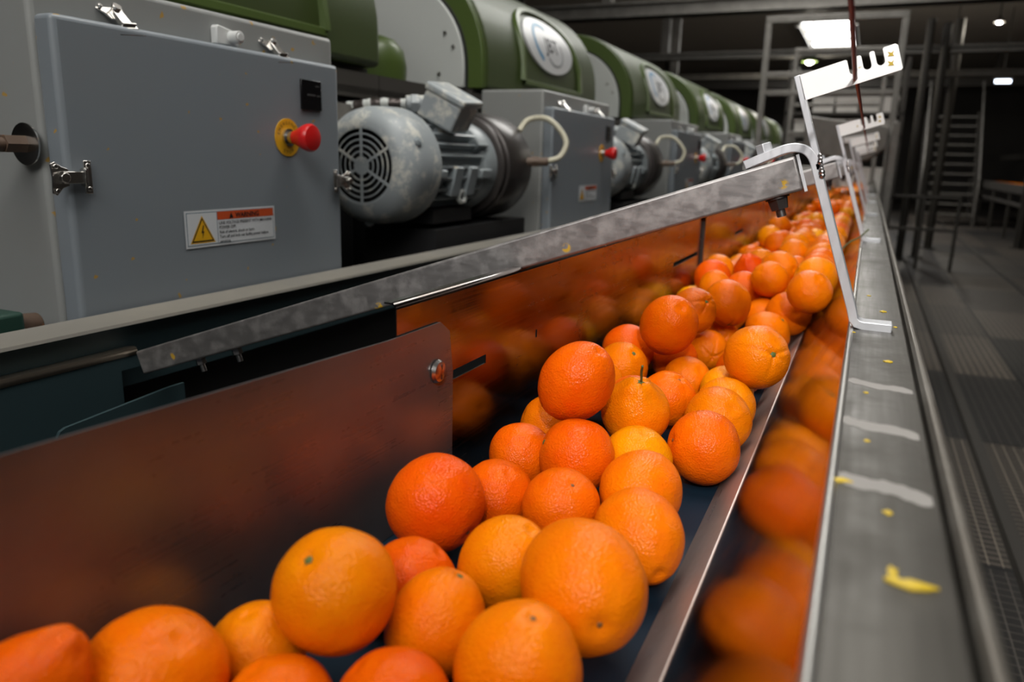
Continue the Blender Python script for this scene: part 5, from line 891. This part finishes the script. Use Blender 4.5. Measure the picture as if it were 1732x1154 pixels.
for k in range(5):
    a = 2 * math.pi * k / 5
    prism(b, [(0.0015 * math.cos(a - 0.9), 0.0015 * math.sin(a - 0.9)), (0.0047 * math.cos(a), 0.0047 * math.sin(a)), (0.0015 * math.cos(a + 0.9), 0.0015 * math.sin(a + 0.9))], 'z', -0.0006, 0.0007)
CALYX = bpy.data.meshes.new('calyx'); bmesh.ops.recalc_face_normals(b, faces=b.faces); b.to_mesh(CALYX); b.free(); CALYX.materials.append(M['calyx'])
NEAR_LABELS = {
 0: 'orange cut by the bottom left corner of the photo, with a pointed pale neck', 1: 'big light orange second from the bottom left corner', 2: 'light orange mostly hidden behind the round orange with a green button',
 3: 'round light orange with a small green button on its upper left', 4: 'orange peeking up at the bottom edge, left of the reddish one', 5: 'reddish orange cut by the bottom edge left of the big pale one',
 6: 'big pale round orange at the bottom centre of the photo', 7: 'orange directly above the big pale one at the bottom centre', 8: 'small half hidden orange between the green-buttoned one and the lone one at the guard bend',
 9: 'large glossy orange standing at the bend of the guard plate', 10: 'light orange left of the biggest egg-shaped orange', 11: 'biggest egg-shaped orange, tilted, with brown spots low on its front',
 12: 'elongated orange behind and right of the biggest egg-shaped one', 13: 'orange between the dark-buttoned one and the biggest egg-shaped one', 14: 'deep orange wedged behind the large one at the guard bend',
 15: 'pale round orange lying at the belt edge above the elongated one', 16: 'deep orange with a dark green button on its upper left', 17: 'yellow orange in front of the stemmed one',
 18: 'deep orange almost hidden behind the dark-buttoned one, against the guard', 19: 'large deep orange resting on top of the pile, left of the stemmed one', 20: 'knobbly orange with a long green stem pointing up',
 21: 'deep orange at the belt edge with a dark spot on its left side', 22: 'orange just behind the spotted one at the belt edge', 23: 'orange squeezed between the yellowish one and the two at the belt edge',
 24: 'yellowish orange below the star-marked one', 25: 'big light orange with a green star-shaped calyx facing the walkway', 26: 'creased orange right of the long green stem', 27: 'small orange behind the creased one, left of the star-marked one',
 28: 'orange half hidden behind the large one on top of the pile', 29: 'deep orange leaning at the guard, left of the yellow one', 30: 'yellow orange tucked under the tall one on top of the pile',
 31: 'tall deep orange highest on the left of the pile', 32: 'reddish orange with long grooves running to its dimple', 33: 'deep orange with grooves meeting at a navel low on its front',
 34: 'shiny reddish orange behind the grooved pair', 35: 'reddish pointed orange in the dark pocket by the guard', 36: 'orange with a dark navel mark behind the star-marked one', 37: 'deep orange with a pale knob, right of the shiny reddish one',
 38: 'orange resting high against the sloping plate beside the bracket leg', 39: 'small orange deep between the grooved one and the star-marked one', 40: 'small orange low in the gap left of the star-marked one',
 41: 'small orange in the blurred middle of the pile, below the beam nut', 42: 'light orange left of the bracket leg, halfway up', 43: 'blurred orange right of the reddish pointed one', 44: 'blurred orange with a dark twig mark beside the bracket leg'}
M['brown_scar'] = mat('brown_stem_scar', (0.16, 0.06, 0.01), 0.6)
rng = random.Random(9)
for i, (x, y, z, r, px, py, pz, kind, colour) in enumerate(NEAR):
    o = place_orange(FINE[kind, 1 + i % 2], (x, y, z), r, (px, py, pz), rng.uniform(0, 6.28), colour)
    if i < N_LISTED: tag(o, NEAR_LABELS[i], 'orange', 'oranges in the near heap')
    else: tag(o, 'orange buried under the near heap, seen only through gaps', 'orange', 'buried oranges')
    if i < N_LISTED and i in (3, 6, 7, 11, 16, 20, 25, 28, 32, 33, 36, 9, 13, 21, 26):
        c = bpy.data.objects.new('calyx', CALYX); COL.objects.link(c); c.parent = o
        co = FINE[kind, 1 + i % 2].vertices[0].co; c.location = (0, 0, co.z - 0.0002); c.rotation_euler = (0, 0, i)
        if i == 25: c.scale = (1.25, 1.25, 1.25)
        if i in (9, 11, 13, 21, 26, 6): c.scale = (0.65, 0.65, 0.65); c.material_slots[0].link = 'OBJECT'; c.material_slots[0].material = M['brown_scar']
    if i == 20:
        b = new(); tube(b, smooth_path([(0, 0, 0.043), (0.0005, 0.001, 0.052), (0.002, 0.001, 0.062), (0.004, 0.003, 0.074)], 5), 0.0013, 8, rr=None)
        me = bpy.data.meshes.new('stem'); b.to_mesh(me); b.free(); me.materials.append(M['stem']); me.shade_smooth()
        s = bpy.data.objects.new('stem', me); COL.objects.link(s); s.parent = o; s['label'] = 'long thin green stem'
nfar = 300 - len(NEAR)
stuff = new()
SIDES = ('by the guard plate', 'in mid trough', 'against the sloping plate')
for j, (x, y, z, r) in enumerate(FAR):
    pole = (rng.gauss(0, 1), rng.gauss(0, 1), rng.gauss(0, 1)); colour = rng.choice((0, 1, 1, 2, 2, 3, 3, 4)); me = COARSE[j % 6]
    if j < nfar:
        o = place_orange(FINE[('round', 'oval', 'groove', 'round')[j % 4], 1 + j % 2] if y < 2.6 else me, (x, y, z), r, pole, rng.uniform(0, 6.28), colour)
        z_ = 'before the second beam' if y < 1.92 else 'past the second beam' if y < 2.97 else 'past the third beam' if y < 4.02 else 'past the fourth beam'
        side = SIDES[0] if x < -0.27 else SIDES[1] if x < -0.16 else SIDES[2]
        lay = 'high' if z > -0.262 else 'low'
        lb = '%s orange %s %s, %s' % (SKIN_WORD[colour], lay, side, z_)
        tag(o, lb, 'orange', lb.split(' orange ')[1])
    else:
        m4 = Matrix.Translation((x, y, z)) @ Vector(pole).to_track_quat('Z', 'Y').to_matrix().to_4x4() @ Matrix.Scale(r / 0.04, 4)
        f0 = len(stuff.faces); v0 = len(stuff.verts); stuff.from_mesh(me); stuff.verts.ensure_lookup_table(); stuff.faces.ensure_lookup_table()
        for v in stuff.verts[v0:]: v.co = m4 @ v.co
        for f in stuff.faces[f0:]: f.material_index = colour; f.smooth = True
me = bpy.data.meshes.new('distant_oranges'); stuff.to_mesh(me); stuff.free()
for s in SKIN: me.materials.append(s)
o = bpy.data.objects.new('distant_oranges', me); COL.objects.link(o)
tag(o, 'mass of blurred oranges at the far end of the trough', 'oranges', kind='stuff')
b = new(); tube(b, smooth_path([(0.012, 1.88, -0.1345), (-0.004, 1.87, -0.152), (-0.022, 1.86, -0.163), (-0.036, 1.85, -0.178), (-0.047, 1.85, -0.196)], 6), 0.0018, 8)
tag(obj('twig', b, M['stem'], smooth=60), 'thin dark twig sticking out of the oranges across the rail edge', 'twig')

# ------------------------------------------------------------------ far end of the hall
tw = empty('gantry', (-0.45, 8.2, FLOOR), 'tall square-tube steel gantry straddling the far end of the trough', 'gantry')
def bar(nm, par, m_, *a): b = new(); box(b, *a); return obj(nm, b, m_, par, bevel=0.006)
for x in (-1.06, 0.10):
    bar('post', tw, M['frame_grey'], x, x + 0.055, 8.0, 8.055, FLOOR, 1.285)
    bar('post', tw, M['frame_grey'], x + (0.16 if x < 0 else -0.1), x + (0.205 if x < 0 else -0.055), 9.3, 9.345, FLOOR, 1.185)
bar('top_rail', tw, M['frame_grey'], -1.06, 0.155, 8.0, 8.055, 1.285, 1.345)
bar('top_rail', tw, M['frame_grey'], -0.90, 0.045, 9.3, 9.345, 1.185, 1.23)
for z, y_ in ((0.80, 8.0), (0.635, 8.0)): bar('cross_rail', tw, M['frame_grey'], -1.005, 0.10, y_, y_ + 0.045, z, z + 0.05)
for z in (0.62, 0.2): bar('cross_rail', tw, M['frame_grey'], -0.855, 0.0, 9.3, 9.345, z, z + 0.04)
ch = empty('discharge_chute', (-0.15, 6.2, FLOOR), 'dull grey steel chute hanging over the far end of the trough', 'chute')
b = new(); prism(b, [(-0.46, 0.34), (0.085, 0.265), (0.085, 0.13), (-0.02, 0.045), (-0.12, 0.025), (-0.46, 0.10)], 'y', 6.0, 6.9); obj('hopper', b, M['frame_grey'], ch, bevel=0.01)
b = new(); prism(b, [(-0.20, 0.19), (0.02, 0.225), (0.03, 0.190), (-0.19, 0.155)], 'y', 5.975, 6.0); obj('glint_patch', b, M['glare_white'], ch, label='flat white patch standing in for a glint on the chute')  # bright reflection on the hopper, modelled as a white patch
for x in (0.10, ):
    bar('leg', ch, M['frame_grey'], x, x + 0.05, 6.02, 6.07, FLOOR, 0.30); bar('leg', ch, M['frame_grey'], x, x + 0.05, 6.82, 6.87, FLOOR, 0.30)
bar('leg', ch, M['frame_grey'], -0.60, -0.55, 6.4, 6.45, FLOOR, 0.20); bar('hanger', ch, M['frame_grey'], -0.60, 0.13, 6.4, 6.45, 0.20, 0.25)
rk = empty('pallet_rack', (-0.3, 11.3, FLOOR), 'dark shelf rack holding pale crates behind the steel frame', 'rack')
for x in (-1.1, 0.25):
    for y in (10.9, 11.75): bar('post', rk, M['dark_steel'], x, x + 0.05, y, y + 0.05, FLOOR, 1.3)
for z in (-0.35, 0.38, 0.66): bar('shelf', rk, M['dark_steel'], -1.1, 0.3, 10.9, 11.8, z - 0.04, z)
n = 0
rows = [(0.66, 0.19, ((-0.78, 0.26), (-0.50, 0.27), (-0.21, 0.22), (0.03, 0.19))), (0.38, 0.20, ((-0.98, 0.30), (-0.66, 0.30), (-0.34, 0.29), (-0.03, 0.25))), (-0.35, 0.34, ((-0.95, 0.38), (-0.55, 0.38), (-0.15, 0.36)))]
wh = ['top', 'middle', 'bottom']; pos = ['leftmost', 'second from left', 'third from left', 'rightmost']
for ri, (z, h, cells) in enumerate(rows):
    for ci, (x, w) in enumerate(cells):
        b = new(); prism(b, [(x + 0.012, z), (x + w - 0.012, z), (x + w, z + h), (x, z + h)], 'y', 10.98, 11.6)
        box(b, x - 0.004, x + w + 0.004, 10.972, 11.608, z + h - 0.03, z + h); 
        for q in (0.25, 0.5, 0.75): box(b, x + w * q - 0.006, x + w * q + 0.006, 10.974, 10.99, z, z + h - 0.03)
        tag(obj('crate', b, M['crate']), 'pale plastic crate, %s on the %s shelf of the rack' % (pos[ci] if ci < len(cells) - 1 else 'rightmost', wh[ri]), 'crate', 'crates on the far rack')
# stairs
st = empty('staircase', (1.65, 20.5, FLOOR), 'steep open steel stairs with two handrails at the far right', 'stairs')
for x in (1.08, 2.20):
    b = new(); prism(b, [(20.0, FLOOR), (20.2, FLOOR), (22.3, 1.15), (22.3, 1.35), (22.1, 1.35)], 'x', x, x + 0.05); obj('stringer', b, M['dark_steel'], st)
    b = new(); tube(b, smooth_path([(x + 0.025, 20.1, FLOOR + 0.2), (x + 0.025, 20.1, -0.35), (x + 0.025, 20.4, 0.1), (x + 0.025, 22.0, 1.9), (x + 0.025, 22.3, 2.0)], 6), 0.025, 10); obj('handrail', b, M['frame_grey'], st)
for k in range(11):
    b = new(); z = FLOOR + 0.22 + k * 0.225; y = 20.22 + k * 0.195; box(b, 1.13, 2.20, y, y + 0.22, z, z + 0.035); obj('step', b, M['frame_grey'], st)
# pipes and posts between the frame and the stairs
for i, (x, y, h, w) in enumerate(((0.50, 12.0, 1.9, 0.05), (0.72, 12.4, 1.9, 0.05), (0.98, 14.0, 2.2, 0.06), (2.35, 15.0, 2.2, 0.06))):
    b = new(); cyl(b, (x, y, FLOOR), (x, y, h), w, n=16); cyl(b, (x, y, FLOOR), (x, y, FLOOR + 0.02), w * 2, n=16)
    tag(obj('pipe_post', b, M['dark_steel']), ['dark upright pipe just right of the steel frame', 'dark upright pipe midway between frame and stairs', 'dark upright pipe nearest the left of the stairs', 'dark upright pipe right of the stairs'][i], 'pipe')
gr_ = empty('guard_railing', (0.75, 11.0, FLOOR), 'low dark pipe railing right of the trough, before the stairs', 'railing')
for z in (-0.75, -0.35): b = new(); cyl(b, (0.28, 11.0, z), (1.05, 11.0, z), 0.02, n=12); obj('rail', b, M['dark_steel'], gr_)
for x in (0.28, 0.66, 1.05): b = new(); cyl(b, (x, 11.0, FLOOR), (x, 11.0, -0.33), 0.022, n=12); obj('post', b, M['dark_steel'], gr_)
# second conveyor on the right of the walkway
rc = empty('side_conveyor', (2.8, 10, FLOOR), 'dark conveyor with oranges along the right side of the walkway', 'conveyor')
bar('side_rail', rc, M['dark_steel'], 2.40, 2.45, 6.5, 24, -0.40, -0.24); bar('side_rail', rc, M['dark_steel'], 2.40, 2.44, 6.5, 24, -0.62, -0.56)
bar('bed', rc, M['dark_void'], 2.45, 3.2, 6.5, 24, -0.42, -0.36); bar('belt', rc, M['belt'], 2.46, 3.18, 6.5, 24, -0.359, -0.345)
for k in range(9): bar('leg', rc, M['dark_steel'], 2.41, 2.46, 6.6 + k * 2.1, 6.66 + k * 2.1, FLOOR, -0.42)
so = new(); rr_ = random.Random(4)
for k in range(420):
    m4 = Matrix.Translation((2.52 + rr_.random() * 0.6, 7 + rr_.random() * 16.5, -0.307)); f0 = len(so.faces); v0 = len(so.verts)
    so.from_mesh(COARSE[0]); so.verts.ensure_lookup_table(); so.faces.ensure_lookup_table()
    for v in so.verts[v0:]: v.co = m4 @ v.co
    for f in so.faces[f0:]: f.smooth = True; f.material_index = k % 5
me = bpy.data.meshes.new('side_oranges'); so.to_mesh(me); so.free()
for s in SKIN: me.materials.append(s)
o = bpy.data.objects.new('side_oranges', me); COL.objects.link(o); tag(o, 'dim row of oranges on the right-hand conveyor', 'oranges', kind='stuff')
# raised dark plant behind it
pl = empty('raised_platform', (4.0, 18, FLOOR), 'dark raised platform with yellow edge on the far right', 'platform')
bar('deck', pl, M['dark_steel'], 3.3, 6.5, 16, 26, 0.25, 0.40); bar('edge_strip', pl, M['ledge'], 3.27, 6.5, 15.95, 16.0, 0.30, 0.36)
for x in (3.4, 4.8, 6.2): bar('post', pl, M['dark_steel'], x, x + 0.12, 16.1, 16.22, FLOOR, 0.25)
for x in (3.4, 4.8, 6.2): bar('baluster', pl, M['dark_steel'], x, x + 0.05, 16.1, 16.15, 0.40, 1.4)
bar('top_rail', pl, M['dark_steel'], 3.3, 6.5, 16.1, 16.15, 1.4, 1.45)
# hanging lamps
def hang_lamp(x, y, z, r, label, m_, shade):
    t = empty('hanging_lamp', (x, y, z), label, 'lamp', 'hanging lamps')
    b = new(); lathe(b, [(r, 0), (r * 0.96, r * 0.25), (r * 0.5, r * 0.75), (r * 0.22, r * 1.1), (r * 0.2, r * 1.5), (0, r * 1.5)], (x, y, z), 'z', 24); obj('lamp_shade', b, shade, t)
    b = new(); lathe(b, [(0, -r * 0.35), (r * 0.45, -r * 0.2), (r * 0.6, r * 0.1), (r * 0.3, r * 0.45), (0, r * 0.5)], (x, y, z), 'z', 20); obj('bulb', b, m_, t)
    b = new(); cyl(b, (x, y, z + r * 1.5), (x, y, CEIL), 0.008, n=8); obj('cable', b, M['black'], t)
    l = bpy.data.lights.new('lamp_light', 'POINT'); l.energy = 28; l.shadow_soft_size = 0.05; l.color = (1.0, 0.93, 0.8)
    lo = bpy.data.objects.new('lamp_light', l); COL.objects.link(lo); lo.parent = t; lo.location = (0, 0, -r * 0.6)
hang_lamp(-1.00, 12.6, 1.47, 0.11, 'small green-rimmed bell lamp below the bright roof window', M['lamp_warm'], M['hood_lit'])
hang_lamp(1.09, 16.3, 1.63, 0.08, 'warm white lamp glowing above the stairs', M['lamp_warm'], M['dark_steel'])
hang_lamp(1.48, 14.1, 2.14, 0.07, 'cool white lamp highest at the right', M['lamp_cool'], M['dark_steel'])
t = empty('tube_lamp', (2.1, 18, 1.66), 'short cool tube lamp at the right edge', 'lamp')
b = new(); cyl(b, (1.98, 18, 1.66), (2.24, 18, 1.66), 0.03, n=12); obj('tube', b, M['lamp_cool'], t)
b = new(); box(b, 1.95, 2.27, 17.95, 18.05, 1.70, 1.74); cyl(b, (2.1, 18, 1.74), (2.1, 18, CEIL), 0.008, n=8); obj('fitting', b, M['dark_steel'], t)
t = empty('added_lamp', (0.55, -1.5, 1.35), 'added lamp behind the camera, unseen', 'lamp')  # housing made up for the added spot, out of view
b = new(); box(b, 0.27, 0.83, -1.60, -1.56, 1.10, 1.60); obj('housing', b, M['dark_steel'], t)
b = new(); cyl(b, (0.55, -1.58, 1.60), (0.55, -1.58, CEIL), 0.015, n=10); obj('pole', b, M['dark_steel'], t)
